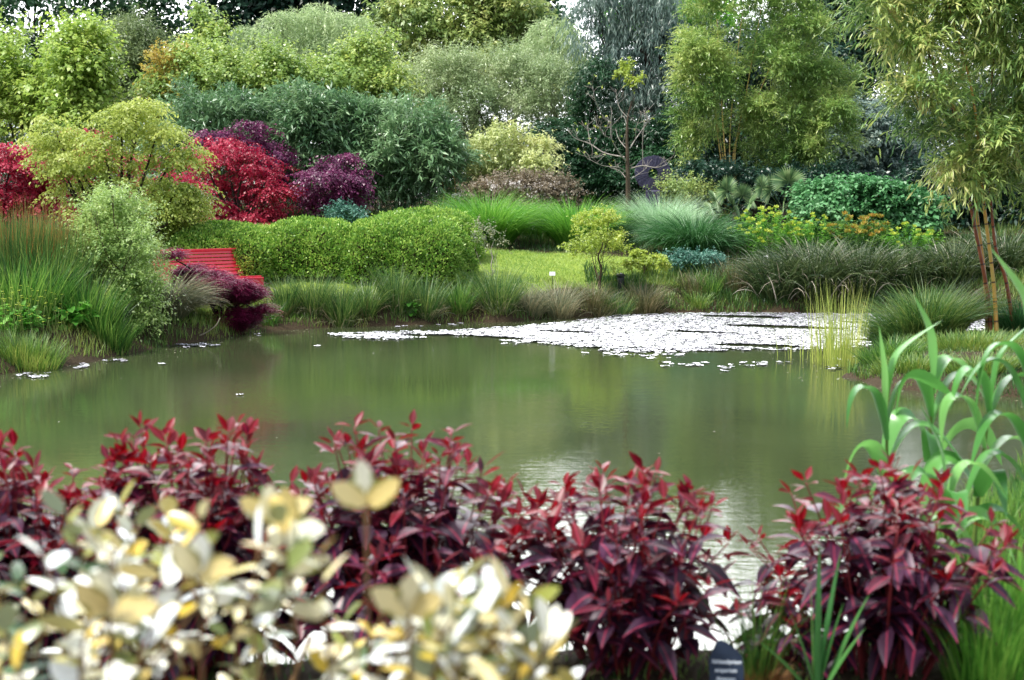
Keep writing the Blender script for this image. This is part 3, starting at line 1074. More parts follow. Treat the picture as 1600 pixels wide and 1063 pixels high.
def weeping(name, label, Y, spec, n, seed, mat="willow", drop=(1.2, 3.2), base=None, k=26, L=.15, W=.028):
    rng = np.random.default_rng(seed)
    lobes = px_lobes(rng, Y, spec)
    lob = np.asarray(lobes)
    b = ground_pt(base, Y) if base else np.array([lob[:, 0].mean(), Y, gz(lob[:, 0].mean(), Y)])
    t = thing(name, label, "tree", b)
    mb = MB()
    limbs(mb, rng, b, lobes, .16)
    mb.build("trunk", M["bark"], t, b)
    P, out, i = lobe_surface(rng, lobes, n, .15, .1, c=7)
    n = len(P)
    A = nrm(out * [1, 1, .5] + rng.normal(0, .25, P.shape) + Z3 * .25)
    ln = rng.uniform(*drop, n)
    mb = MB()
    s = np.linspace(.02, 1, k)[None]
    reach = np.minimum(ln * .35, .8)
    # each strand runs out a little, then hangs straight down
    Q = P[:, None] + A[:, None] * (reach[:, None] * (1 - np.exp(-s * 4)))[..., None] - Z3 * (ln[:, None] * s ** 1.4)[..., None]
    Q += rng.normal(0, .025, Q.shape)
    D = nrm(rng.normal(0, .45, Q.shape) - Z3 + A[:, None] * (np.exp(-s * 4) * 2)[..., None])
    N = nrm(rng.normal(0, 1, Q.shape))
    m = n * k
    ok = (Q[..., 2] > height(Q[..., 0], Q[..., 1]) + .1).ravel()
    cl = np.repeat(np.clip(.3 * rng.random(len(lob))[i] + .6 * np.repeat(rng.random(n // 7), 7), 0, 1), k) + .1 * rng.random(m)
    leaves(mb, Q.reshape(m, 3)[ok], D.reshape(m, 3)[ok], N.reshape(m, 3)[ok], L * rng.uniform(.7, 1.2, ok.sum()), W, None, .2, .0, r=np.clip(cl, 0, 1)[ok])
    mb.build("crown", M[mat], t, b)


weeping("weeping_willow", "large pale green weeping willow with hanging strands, upper left of centre", 49,
        [(400, 62, 24, 12), (440, 40, 28, 14), (500, 32, 32, 16), (470, 72, 40, 14), (545, 50, 32, 16), (575, 84, 24, 16), (530, 88, 40, 14), (378, 92, 18, 10), (420, 92, 28, 10)], 1900, 31, base=480)
weeping("weeping_willow", "small weeping willow beside the grey-blue gum tree", 50,
        [(865, 52, 26, 14), (885, 75, 22, 18), (850, 75, 20, 16)], 420, 32, base=868)

tree("broadleaf_tree", "broad yellow-olive tree filling the top centre", "tree", 56, "olive", 6200, 7, .2, .1,
     lobes=[(640, 45, 40, 36), (690, 20, 50, 30), (750, 25, 55, 34), (800, 25, 44, 28), (720, 70, 60, 40), (650, 90, 46, 40), (790, 80, 60, 40), (838, 72, 34, 30), (610, 130, 36, 40), (690, 120, 50, 40), (780, 120, 60, 40), (870, 110, 40, 40), (760, -20, 80, 30)],
     seed=33, r0=.25, Ls=.6, base=740)
tree("broadleaf_tree", "dark green domed tree showing between the olive tree and the sky at top centre", "tree", 63, "oak", 1500, 7, .26, .16,
     lobes=[(800, 5, 30, 22), (830, 20, 30, 24), (770, 10, 30, 20), (820, 60, 50, 40)], seed=34, Ls=.7)
tree("silver_willow", "silvery grey-green bushy willow mass at the centre back", "tree", 46, "silver", 11000, 8, .11, .026,
     lobes=[(655, 152, 46, 42), (700, 132, 44, 37), (760, 127, 50, 37), (820, 132, 46, 37), (870, 152, 40, 39), (720, 182, 60, 37), (800, 182, 60, 39), (870, 202, 36, 30), (650, 207, 44, 30), (740, 222, 50, 25), (830, 232, 40, 22), (620, 142, 26, 34), (700, 237, 36, 20)],
     seed=35, r0=.12, Ls=.5, up=.7, grav=.3, base=760, rough=.1)
tree("gum_tree", "tall grey-blue gum tree with leaning dark trunk at top right of centre", "tree", 47, "eucalypt", 4200, 8, .2, .032,
     lobes=[(934, 26, 26, 28), (966, 10, 32, 34), (1010, 40, 36, 40), (1040, 70, 30, 40), (930, 80, 36, 40), (990, 90, 40, 36), (1030, 130, 36, 36), (960, 140, 40, 36), (1010, 180, 40, 36), (1050, 190, 20, 40), (990, -20, 40, 24), (1030, 0, 30, 26)],
     seed=36, r0=.2, Ls=.6, up=-.2, grav=.7, ldroop=1.2, bark="dark_bark", base=1055, inner=.45)
tree("broadleaf_tree", "bright green tree peeping out behind the top of the large bamboo", "tree", 57, "bright_green", 1500, 7, .2, .12,
     lobes=[(1065, 30, 30, 26), (1080, 60, 30, 30), (975, 40, 16, 22), (985, 60, 18, 12), (1060, 5, 30, 16), (1110, 20, 30, 20)], seed=37, Ls=.6)
tree("conifer_tree", "dark green conifer column behind the bare young tree", "tree", 44.5, "conifer", 3600, 9, .12, .03,
     lobes=[(930, 120, 18, 22), (928, 150, 26, 24), (932, 185, 30, 26), (926, 220, 36, 28), (935, 255, 44, 28), (925, 290, 46, 26)], seed=38, Ls=.4, bark="dark_bark", grav=.5, base=930)
tree("conifer_shrub", "dark spreading conifer under the silvery willow, left of the conifer column", "shrub", 43.5, "conifer", 3600, 9, .12, .03,
     lobes=[(870, 230, 34, 26), (880, 265, 40, 26), (850, 285, 34, 22), (905, 290, 30, 24)], seed=39, Ls=.4, bark="dark_bark", parts=SHRUB, grav=.5, fl=True)
tree("conifer_shrub", "dark conifer behind the stone wheel, right of the bare young tree", "shrub", 43, "conifer", 4000, 9, .12, .03,
     lobes=[(1000, 230, 40, 28), (1040, 220, 30, 30), (990, 265, 40, 28), (1040, 265, 36, 28), (1000, 295, 60, 20), (1070, 290, 30, 24)], seed=40, Ls=.4, bark="dark_bark", parts=SHRUB, grav=.5, fl=True)
tree("yellow_shrub", "small yellow-leaved tree top showing behind the bare young tree", "tree", 43, "yellow_green", 110, 5, .1, .07,
     lobes=[(985, 108, 12, 9), (972, 122, 9, 9), (996, 125, 8, 8)], seed=41, Ls=.14, r0=.03, base=1000)
tree("broadleaf_tree", "dull brownish-green tree between the large bamboo and the golden bamboo", "tree", 50, "wood", 3200, 7, .2, .1,
     lobes=[(1320, 40, 36, 40), (1350, 90, 36, 40), (1310, 110, 36, 40), (1365, 30, 26, 40), (1340, 150, 40, 36), (1290, 60, 30, 50), (1330, -10, 40, 30)], seed=42, Ls=.6, bark="dark_bark")
tree("silver_shrub", "silver-leaved shrub between the large bamboo and golden bamboo", "shrub", 42, "eucalypt", 3000, 7, .16, .07,
     lobes=[(1340, 205, 36, 30), (1380, 215, 30, 30), (1330, 245, 40, 26), (1385, 255, 36, 26), (1310, 275, 36, 24), (1360, 285, 50, 22), (1420, 270, 36, 36)], seed=43, parts=SHRUB, Ls=.4)
tree("evergreen_shrub", "dark evergreen shrub behind the golden bamboo at right edge", "shrub", 36, "dark_tree", 4200, 7, .14, .07,
     lobes=[(1470, 300, 50, 40), (1540, 290, 60, 50), (1610, 280, 60, 60), (1450, 350, 50, 40), (1530, 350, 60, 40), (1620, 350, 60, 50), (1500, 220, 60, 60), (1600, 180, 60, 80)], seed=44, parts=SHRUB, Ls=.4)


tree("evergreen_tree", "dark evergreen standing right behind the large bamboo", "tree", 45, "dark_tree", 5200, 7, .2, .11,
     lobes=[(1130, 110, 50, 40), (1200, 100, 50, 40), (1260, 130, 50, 40), (1150, 180, 60, 40), (1230, 190, 60, 40), (1290, 220, 50, 40), (1120, 240, 60, 40), (1200, 260, 60, 40), (1280, 290, 60, 36), (1170, 300, 70, 30)], seed=45, Ls=.6, bark="dark_bark")


tree("evergreen_shrub", "big evergreen bush beyond the right edge of the golden bamboo", "shrub", 33, "dark_tree", 3000, 7, .14, .07,
     lobes=[(1720, 300, 70, 60), (1800, 260, 80, 70), (1760, 200, 60, 60), (1690, 240, 50, 60)], seed=46, parts=SHRUB, Ls=.4)
tree("broadleaf_tree", "pale green tree standing right of everything, beyond the far bank", "tree", 40, "olive", 3000, 7, .16, .08,
     lobes=[(1900, 250, 90, 70), (2000, 180, 90, 80), (1930, 120, 80, 70), (2060, 280, 90, 70)], seed=47, Ls=.5)


# bamboos ------------------------------------------------------------------------------------
def bamboo(name, label, Y, spec, n, mat, culm_mats, culms, seed, k=6, L=.13, W=.024, Ls=.4, up=.35, grav=.35, ldroop=.35, rows=None, culm_r=.022, inner=.35, under=.5, depth=.8):
    rng = np.random.default_rng(seed)
    lobes = px_lobes(rng, Y, spec, depth)
    lob = np.asarray(lobes)
    b = ground_pt(culms[0][0][0], Y)
    t = thing(name, label, "bamboo", b)
    for q, line in enumerate(culms):
        mb = MB()
        y = Y + rng.uniform(-.3, .3)
        p0 = ground_pt(line[0][0], y)
        pts = [p0 - [0, 0, .1]] + [at(a, c, y + rng.uniform(-.05, .05)) for a, c in line[1:]]
        ln = bez(pts, 6)
        tube(mb, ln, np.linspace(culm_r, culm_r * .35, len(ln)) * rng.uniform(.8, 1.15), 7)
        mb.build("culm", M[culm_mats[q % len(culm_mats)]], t, b)
    P, out, i = lobe_surface(rng, lobes, n, inner, under, .2)
    ok = P[:, 2] > height(P[:, 0], P[:, 1]) + .3
    P, out, i = P[ok], out[ok], i[ok]
    A = nrm(out + Z3 * up + rng.normal(0, .4, P.shape))
    mb = MB()
    lr = rng.random(len(lob))
    # side branches that carry the leaf sprays
    for q in rng.permutation(len(P))[:260]:
        e = P[q] + A[q] * .2
        s = lob[i[q], :3] * [1, 1, 1] - [0, 0, lob[i[q], 5] * .5]
        ln = bez([s, (s + e) / 2 + [0, 0, .15], e], 3)
        tube(mb, ln, np.linspace(.006, .002, len(ln)), 3, r=.9)
    sprays(mb, rng, P, A, Ls * rng.uniform(.6, 1.4, len(P)), k, L, W, .6, grav, ldroop, rows, clump=np.clip(.45 * lr[i] + .55 * rng.random(len(P)), 0, 1))
    mb.build("foliage", M[mat], t, b)


bamboo("bamboo_clump", "large airy green bamboo with bare tan canes at its left foot", 39,
       [(1105, 30, 24, 60), (1092, 110, 32, 56), (1118, 150, 32, 56), (1080, 185, 28, 38), (1108, 205, 34, 28), (1120, -20, 22, 40), (1190, 40, 24, 60), (1222, 10, 26, 60), (1258, 60, 28, 60),
        (1205, 120, 38, 56), (1255, 140, 38, 56), (1290, 150, 34, 46), (1308, 182, 26, 28), (1232, 195, 48, 46), (1285, 212, 42, 32), (1215, 248, 38, 28), (1268, 252, 40, 22), (1182, 195, 24, 40),
        (1250, 282, 40, 16), (1072, 258, 18, 18), (1180, -10, 24, 50)],
       15500, "bamboo", ["tan_culm"],
       [[(1135, 330), (1128, 265), (1118, 180), (1110, 60)], [(1141, 330), (1134, 260), (1128, 170), (1120, 30)], [(1149, 332), (1140, 250), (1145, 150), (1160, 20)],
        [(1156, 330), (1148, 245), (1165, 150), (1190, 10)], [(1160, 333), (1146, 240), (1180, 160), (1230, 40)], [(1145, 335), (1131, 255), (1122, 200), (1098, 90)]],
       51, 8, .115, .026, culm_r=.032, up=.6, grav=.3, ldroop=.12)
bamboo("bamboo_clump", "golden bamboo leaning over the pond at right edge, red-sheathed canes", 20.3,
       [(1400, 15, 60, 34), (1470, 40, 60, 46), (1550, 30, 60, 46), (1620, 40, 50, 60), (1420, 85, 50, 34), (1500, 105, 60, 40), (1580, 110, 50, 50), (1440, 165, 46, 30),
        (1390, 172, 26, 10), (1500, 180, 50, 36), (1575, 185, 46, 46), (1470, 222, 40, 26), (1540, 240, 50, 34), (1600, 250, 40, 50), (1430, 215, 16, 16),
        (1500, 275, 34, 22), (1560, 295, 40, 24), (1605, 330, 26, 40), (1462, 272, 12, 20), (1535, 325, 20, 14), (1590, 350, 18, 18), (1480, -30, 120, 30), (1660, 200, 50, 140)],
       5200, "gold_bamboo", ["red_culm", "gold_culm", "red_culm", "gold_culm"],
       [[(1552, 535), (1543, 460), (1520, 340), (1490, 180), (1440, 60)], [(1562, 535), (1552, 440), (1535, 300), (1520, 150), (1480, 0)],
        [(1590, 537), (1572, 440), (1553, 370), (1545, 200), (1560, 20)], [(1548, 532), (1540, 450), (1528, 350), (1505, 200), (1400, 20)], [(1640, 530), (1630, 400), (1610, 200), (1580, 40)]],
       52, 9, .135, .026, Ls=.46, grav=.3, ldroop=.22, rows=LANCE, culm_r=.036, up=.3)
for lab, sp, sd, n in [
        ("dark glossy broad-leaved bamboo behind the red maple", [(310, 190, 60, 40), (370, 185, 50, 40), (290, 240, 60, 50), (400, 230, 50, 50), (350, 270, 70, 50), (430, 190, 30, 30)], 53, 2600),
        ("dark glossy broad-leaved bamboo behind the small purple maple", [(470, 185, 50, 34), (520, 190, 46, 34), (480, 230, 50, 46), (540, 240, 50, 46), (500, 290, 60, 40), (560, 200, 36, 30), (545, 300, 46, 34)], 54, 3000),
        ("rounded glossy broad-leaved bamboo beside the cream-leaved shrub", [(620, 205, 50, 34), (670, 225, 40, 34), (600, 250, 50, 44), (660, 265, 48, 44), (695, 250, 30, 36), (620, 295, 60, 34), (680, 300, 34, 26), (580, 190, 30, 24)], 55, 3400)]:
    bamboo("broad_bamboo", lab, 37.5, sp, n, "broad_bamboo", ["tan_culm"], [[(sp[4][0] - 10, 335), (sp[4][0] - 5, 280), (sp[0][0], 200)], [(sp[4][0] + 12, 335), (sp[4][0] + 15, 280), (sp[1][0], 200)]],
           sd, 6, .22, .046, Ls=.45, up=.7, grav=.35, ldroop=.15, culm_r=.02, inner=.45)


# japanese maples: flat layered tiers --------------------------------------------------------
def maple(label, Y, spec, n, mat, seed, base=None, L=.085, W=.06, name="japanese_maple"):
    """spec: tiers as (px, py, half width, half height)."""
    rng = np.random.default_rng(seed)
    lobes = np.asarray(px_lobes(rng, Y, spec, .9))
    bx = base if base else np.mean([s[0] for s in spec])
    b = ground_pt(bx, Y)
    t = thing(name, label, "maple", b)
    mb = MB()
    for q, lo in enumerate(lobes):
        mid = b + (lo[:3] - b) * .5 + np.array([rng.normal(0, .1), rng.normal(0, .1), -.05])
        ln = bez([b - [0, 0, .1], mid, lo[:3]], 5)
        tube(mb, ln, np.linspace(.05, .012, len(ln)), 6)
    mb.build("trunk", M["dark_bark"], t, b)
    mb = MB()
    # every tier: several thin plates of leaves that tilt down outwards
    tiers = []
    for lo in lobes:
        for q in range(9):
            a = rng.random() * 6.283
            rr = rng.uniform(.15, .95)
            tiers.append([lo[0] + math.cos(a) * rr * lo[3], lo[1] + math.sin(a) * rr * lo[4], lo[2] + rng.uniform(-1.1, 1.1) * lo[5], lo[3] * rng.uniform(.25, .5), lo[4] * rng.uniform(.3, .5), .07])
    tiers = np.array(tiers)
    n = int(n * .7)
    i = rng.integers(0, len(tiers), n)
    a = rng.random(n) * 2 * math.pi
    rr = np.sqrt(rng.random(n)) * rng.uniform(.8, 1.2, n) * (1 + .35 * np.sin(a * 3 + i * 1.7) * np.sin(a * 5 + i))
    x, y = np.cos(a) * rr, np.sin(a) * rr
    P = tiers[i, :3] + np.stack([x * tiers[i, 3], y * tiers[i, 4], rng.normal(0, .035, n) + .05 - rr ** 2 * .14 * tiers[i, 3]], 1)
    A = np.stack([x + rng.normal(0, .4, n), y + rng.normal(0, .4, n), -.15 + rng.normal(0, .15, n)], 1)
    lr = rng.random(len(tiers))
    sprays(mb, rng, P, A, .34 * rng.uniform(.6, 1.5, n), 8, L * .85, W * .8, .9, .3, .2, flat=True, clump=np.clip(lr[i] * .6 + rng.random(n) * .4, 0, 1))
    mb.build("crown", M[mat], t, b)


maple("deep red layered maple at the left edge behind the golden maple", 28.5, [(20, 245, 60, 16), (60, 270, 50, 14), (10, 290, 60, 16), (60, 310, 60, 14), (20, 325, 50, 12), (-40, 300, 50, 40)], 3000, "red_maple", 61, 20)
maple("red maple branches showing through the top of the golden maple", 29.5, [(140, 215, 30, 10), (150, 245, 30, 10), (210, 255, 26, 10), (220, 290, 30, 10), (130, 330, 40, 12), (290, 285, 22, 12)], 800, "red_maple", 62, 170)
maple("golden green layered maple behind the tall rushes", 26.8,
      [(85, 205, 46, 20), (70, 230, 30, 14), (190, 185, 46, 18), (215, 170, 40, 14), (245, 210, 46, 18), (160, 220, 46, 18), (120, 260, 50, 16), (200, 250, 60, 18), (270, 250, 40, 16), (140, 295, 50, 16),
       (220, 290, 50, 16), (285, 290, 30, 12), (170, 330, 60, 16), (245, 322, 44, 14), (90, 250, 30, 14), (300, 320, 20, 10)], 3600, "gold_maple", 63, 180, .085, .055)
maple("bright red layered maple above the left end of the clipped hedge", 34.5,
      [(350, 230, 40, 14), (390, 245, 46, 14), (320, 250, 34, 12), (410, 275, 40, 13), (340, 280, 44, 14), (430, 305, 30, 12), (370, 305, 50, 14), (415, 330, 46, 12), (340, 325, 46, 12), (385, 340, 50, 8)], 2800, "red_maple", 64, 375)
maple("purple maple just behind the bright red maple", 36, [(370, 205, 46, 12), (410, 225, 40, 14), (340, 215, 30, 10), (430, 250, 26, 12), (430, 280, 20, 16)], 1500, "purple_maple", 65, 400)
maple("small dusky purple maple in front of the broad-leaved bamboo", 34.5, [(520, 255, 26, 10), (545, 275, 30, 11), (505, 280, 32, 11), (535, 300, 36, 11), (495, 305, 26, 11), (520, 322, 40, 10), (555, 290, 14, 10)], 1900, "purple_maple", 66, 515)


# weeping cut-leaved maple in front of the bench
def cutleaf(label, Y, seed):
    rng = np.random.default_rng(seed)
    b = ground_pt(345, Y)
    t = thing("weeping_maple", label, "maple", b)
    spec = [(322, 440, 26, 8), (350, 456, 30, 10), (380, 466, 26, 14), (403, 490, 14, 9), (350, 470, 40, 14), (372, 500, 26, 13), (350, 512, 24, 8), (292, 436, 26, 8), (266, 402, 10, 4), (300, 428, 18, 5), (335, 455, 36, 12)]
    lob = np.asarray(px_lobes(rng, Y, spec))
    mb = MB()
    for lo in lob:
        ln = bez([b - [0, 0, .1], (b + lo[:3]) / 2 + [0, 0, .25], lo[:3]], 5)
        tube(mb, ln, np.linspace(.03, .008, len(ln)), 5)
    mb.build("trunk", M["dark_bark"], t, b)
    P, out, i = lobe_surface(rng, lob, 3600, .3, .3)
    n = len(P)
    mb = MB()
    H = np.stack([out[:, 0] + .35, out[:, 1], np.zeros(n)], 1) + rng.normal(0, .3, (n, 3)) * [1, 1, 0]
    for j in range(9):
        blades(mb, P + rng.normal(0, .045, P.shape), H + rng.normal(0, .35, (n, 3)) * [1, 1, 0], rng.uniform(.12, .26, n), rng.uniform(.7, 1.4, n), rng.uniform(1.9, 2.7, n), .009, 3, rng=rng,
               r=np.clip(.3 + .3 * (out[:, 2] + rng.normal(0, .6, n)), 0, 1))
    mb.build("crown", M["plum_maple"], t, b)


cutleaf("mound of dark plum cut-leaved maple in front of the red bench", 23.3, 67)

# shrubs of the middle distance ---------------------------------------------------------------
tree("cream_shrub", "cream yellow loose shrub between glossy bamboo and conifers", "shrub", 38.5, "cream", 1900, 7, .1, .05,
     lobes=[(790, 225, 30, 16), (755, 245, 32, 18), (830, 240, 30, 12), (780, 260, 46, 22), (740, 270, 26, 22), (830, 265, 30, 18), (775, 285, 50, 14), (850, 232, 14, 6)], seed=71, parts=SHRUB, Ls=.35, r0=.05, up=.4, grav=.35, base=780)
t, rng, lob, b = tree("flowering_shrub", "low shrub dotted with white flowers behind the fountain grasses", "shrub", 36.5, "pink_bud", 1700, 6, .07, .04,
                      lobes=[(760, 305, 36, 14), (800, 298, 40, 14), (850, 298, 40, 14), (880, 306, 24, 12), (730, 310, 20, 10)], seed=72, parts=SHRUB, r0=.03, Ls=.25)
P, out, i = lobe_surface(rng, lob, 900, .05, .15)
fb = MB()
leaves(fb, P, out + rng.normal(0, .4, P.shape), rng.normal(0, 1, P.shape), .05, .05, fold=.4)
fb.build("blossom", M["white_flower"], t, b)
tree("yellow_shrub", "airy yellow-green shrub standing alone on the lawn by the bank", "shrub", 28.4, "yellow_green", 1300, 5, .05, .032,
     lobes=[(935, 340, 16, 16), (915, 355, 20, 18), (950, 360, 24, 18), (930, 380, 32, 20), (962, 378, 18, 12), (910, 395, 22, 16), (955, 395, 26, 14), (945, 412, 18, 8)], seed=73, parts=SHRUB,
     Ls=.12, up=.8, r0=.03, base=938, inner=.5, fork=.05)
tree("yellow_shrub", "yellowish low shrub against the left end of the hedge, under the golden maple", "shrub", 27.2, "gold_maple", 1300, 6, .06, .04,
     lobes=[(270, 330, 30, 16), (295, 345, 24, 14), (255, 350, 26, 18), (280, 362, 26, 12), (255, 372, 16, 12)], seed=74, parts=SHRUB, Ls=.22, r0=.03)
tree("blue_shrub", "small blue-green shrub peeping over the back of the hedge", "shrub", 33.5, "blue_green", 500, 6, .07, .04,
     lobes=[(538, 338, 14, 10), (552, 342, 10, 8), (528, 344, 10, 7)], seed=75, parts=SHRUB, Ls=.2, r0=.02)
tree("sallow_shrub", "pale grey-green willow shrub on the left bank, left of the red bench", "shrub", 21.3, "sallow", 4300, 6, .055, .026,
     lobes=[(173, 335, 25, 24), (203, 345, 23, 26), (148, 360, 23, 26), (183, 380, 40, 30), (218, 385, 25, 26), (153, 410, 33, 30), (203, 425, 40, 30), (173, 455, 46, 26), (223, 460, 27, 26), (203, 490, 33, 24), (223, 510, 20, 16), (153, 330, 14, 20), (178, 310, 14, 16)],
     seed=76, parts=SHRUB, Ls=.24, up=.9, r0=.04, base=200, fork=.05, inner=.4)
tree("leafy_shrub", "large-leaved bright green spreading shrub at the right, behind the flowering spurges", "shrub", 34, "fatsia", 4200, 5, .11, .085,
     lobes=[(1290, 315, 34, 18), (1340, 308, 40, 20), (1390, 318, 40, 20), (1430, 335, 36, 20), (1300, 340, 44, 18), (1370, 340, 50, 18), (1270, 335, 24, 18), (1420, 360, 40, 14)], seed=77, parts=SHRUB, Ls=.25, r0=.03)
tree("cream_shrub", "pale loose shrub behind the silver fountain grass", "shrub", 37, "olive", 600, 6, .08, .045,
     lobes=[(1060, 300, 30, 12), (1090, 310, 24, 14), (1040, 298, 20, 8), (1075, 325, 30, 12)], seed=78, parts=SHRUB, Ls=.3, r0=.03)
tree("evergreen_shrub", "dark low evergreen behind the fan palms at the bamboo's foot", "shrub", 38, "dark_tree", 3000, 7, .1, .05,
     lobes=[(1100, 285, 40, 24), (1170, 300, 50, 24), (1240, 300, 50, 24), (1290, 295, 40, 22), (1110, 322, 30, 12)], seed=79, parts=SHRUB, Ls=.3)
tree("ground_cover_shrub", "yellow-flowered low green plant beside the yellow-green shrub, at the lawn's edge", "shrub", 29.2, "yellow_green", 800, 6, .05, .035,
     lobes=[(1010, 410, 22, 8), (988, 417, 16, 6), (1032, 412, 18, 8), (1000, 400, 12, 5)], seed=80, parts=SHRUB, Ls=.06, r0=.015)
tree("ground_cover_shrub", "blue-green ground-hugging plant edging the lawn below the dark fountain grass", "shrub", 30, "blue_green", 1000, 6, .05, .03,
     lobes=[(1060, 410, 24, 8), (1095, 412, 28, 8), (1120, 414, 20, 7)], seed=81, parts=SHRUB, Ls=.14, r0=.012)
for lab, bx, lb, sd in [("dry yellowish twiggy plant at the right end of the hedge", 770, [(755, 362, 12, 7), (775, 375, 14, 6), (790, 378, 10, 4), (750, 380, 8, 6)], 82),
                        ("thin bare-stemmed bush in front of the hedge", 650, [(650, 380, 16, 10), (665, 365, 12, 8), (640, 372, 10, 8), (690, 380, 14, 8)], 83)]:
    tree("twiggy_shrub", lab, "shrub", 27.6, "grey_grass", 110, 4, .05, .03, lobes=lb, seed=sd, parts=SHRUB, Ls=.2, r0=.014, base=bx, bark="grey_bark", fork=.1)


# euphorbias and other flowering clumps
def flower_clump(label, Y, px, n, w, h, seed, leafmat, flmat, name="spurge_plant", nf=14, fr=.05):
    rng = np.random.default_rng(seed)
    b = ground_pt(px, Y)
    t = thing(name, label, "plant", b)
    mb = MB()
    for q in range(n):
        a, rr = rng.random() * 6.283, rng.random() ** .5
        p = b + np.array([math.cos(a) * rr * w, math.sin(a) * rr * w * .7, 0])
        p[2] = gz(p[0], p[1]) - .03
        hh = h * rng.uniform(.65, 1.05) * (1 - .35 * rr * rr)
        e = p + np.array([math.cos(a) * rr * .25, math.sin(a) * rr * .25, 1.]) * hh
        ln = bez([p, (p + e) / 2 + rng.normal(0, .02, 3), e], 4)
        tube(mb, ln, np.linspace(.007, .004, len(ln)), 4, r=.2)
        m = 40
        tt = rng.uniform(.25, 1., m)
        P = p + (e - p) * tt[:, None]
        D = unit(rng, m) * [1, 1, .4] + Z3 * .25
        leaves(mb, P, D, Z3 + rng.normal(0, .3, (m, 3)), .11, .028, None, .2, .2, r=np.clip(tt * .7 + rng.normal(0, .2, m), 0, 1))
        if rng.random() < .5:
            d = unit(rng, nf)
            d[:, 2] = abs(d[:, 2])
            fb = MB()
            leaves(fb, e + d * [fr * .2, fr * .2, fr * .1], d + Z3 * .4, unit(rng, nf), fr * 1.3, fr * .7, None, .3, 0)
            fb.build("flower_head", M[flmat], t, b)
    mb.build("foliage", M[leafmat], t, b)


flower_clump("tall green plant with bright yellow flower heads, beside the dark fountain grass", 31.2, 1195, 70, .75, 1.15, 84, "fountain_grass", "yellow_flower", fr=.06)
flower_clump("green plant with a few yellow heads, behind the strap-leaved clumps", 31.3, 1270, 50, .6, .95, 85, "fountain_grass", "yellow_flower", fr=.05)
flower_clump("plant with massed orange-tan flower heads below the leafy shrub", 31, 1345, 90, .62, 1.0, 86, "meadow", "orange_flower", fr=.07, nf=20)
flower_clump("green plant with yellow heads, right of the orange-headed plant", 30.6, 1425, 55, .6, .85, 87, "fountain_grass", "yellow_flower", fr=.05)


# grasses and rushes --------------------------------------------------------------------------
def tuft_mesh(rng, b, rad, h, n, w, th=(.05, .5), arch=(.1, .5), K=4, ground=True, p=1.4, age=None, ry=None):
    mb = MB()
    a = rng.random(n) * 2 * math.pi
    rr = np.sqrt(rng.random(n))
    P = b + np.stack([np.cos(a) * rr * rad, np.sin(a) * rr * (ry or rad), np.zeros(n)], 1)
    if ground:
        P[:, 2] = np.maximum(height(P[:, 0], P[:, 1]), -.05) - .03
    H = np.stack([np.cos(a), np.sin(a), np.zeros(n)], 1) + rng.normal(0, .5, (n, 3)) * [1, 1, 0]
    th0 = rng.uniform(0, th[0], n) + rr * th[1]
    th1 = th0 + rng.uniform(arch[0], arch[1], n)
    blades(mb, P, H, h * rng.uniform(.55, 1.1, n), th0, th1, w * rng.uniform(.7, 1.2, n), K, p, rng=rng)
    return mb


def tuft(name, label, cat, Y, px, rad_px, h_px, n, mat, w=.012, th=(.1, .35), arch=(.1, .5), seed=1, K=4, group=None, p=1.4, ry=None):
    rng = np.random.default_rng(seed)
    b = ground_pt(px, Y)
    mb = tuft_mesh(rng, b, rad_px / ppm(Y), h_px / ppm(Y), n, w, th, arch, K, p=p, ry=ry)
    return tag(mb.build(name, M[mat], None, b), label, cat, group)


G1 = "fountain grasses behind the lawn"
tuft("fountain_grass", "broad bright green fountain grass right behind the end of the hedge", "grass clump", 32.5, 765, 32, 105, 3400, "fountain_grass", .014, (.15, .55), (.6, 1.5), 91, 7, G1)
tuft("fountain_grass", "bright green fountain grass left of the bare young tree", "grass clump", 32.6, 900, 28, 100, 2600, "fountain_grass", .014, (.15, .5), (.6, 1.5), 92, 7, G1)
tuft("fountain_grass", "pale silvery fountain grass right of the bare tree's trunk", "grass clump", 33.8, 1035, 30, 92, 2800, "silver_grass", .013, (.15, .5), (.5, 1.3), 93, 7, G1)
tuft("fountain_grass", "dark green drooping fountain grass below the silvery one", "grass clump", 31.6, 1085, 34, 105, 3200, "dark_fountain", .016, (.15, .6), (.9, 1.9), 94, 7, G1)
tuft("fountain_grass", "small green fountain grass between the two bright ones, in front of the flowering shrub", "grass clump", 34.2, 838, 24, 72, 1400, "fountain_grass", .014, (.15, .5), (.6, 1.3), 95, 6, G1)
tuft("fountain_grass", "green grass just left of the bare tree trunk, behind the yellow-green shrub", "grass clump", 33.6, 955, 22, 70, 1300, "dark_fountain", .014, (.15, .5), (.6, 1.3), 96, 6, G1)

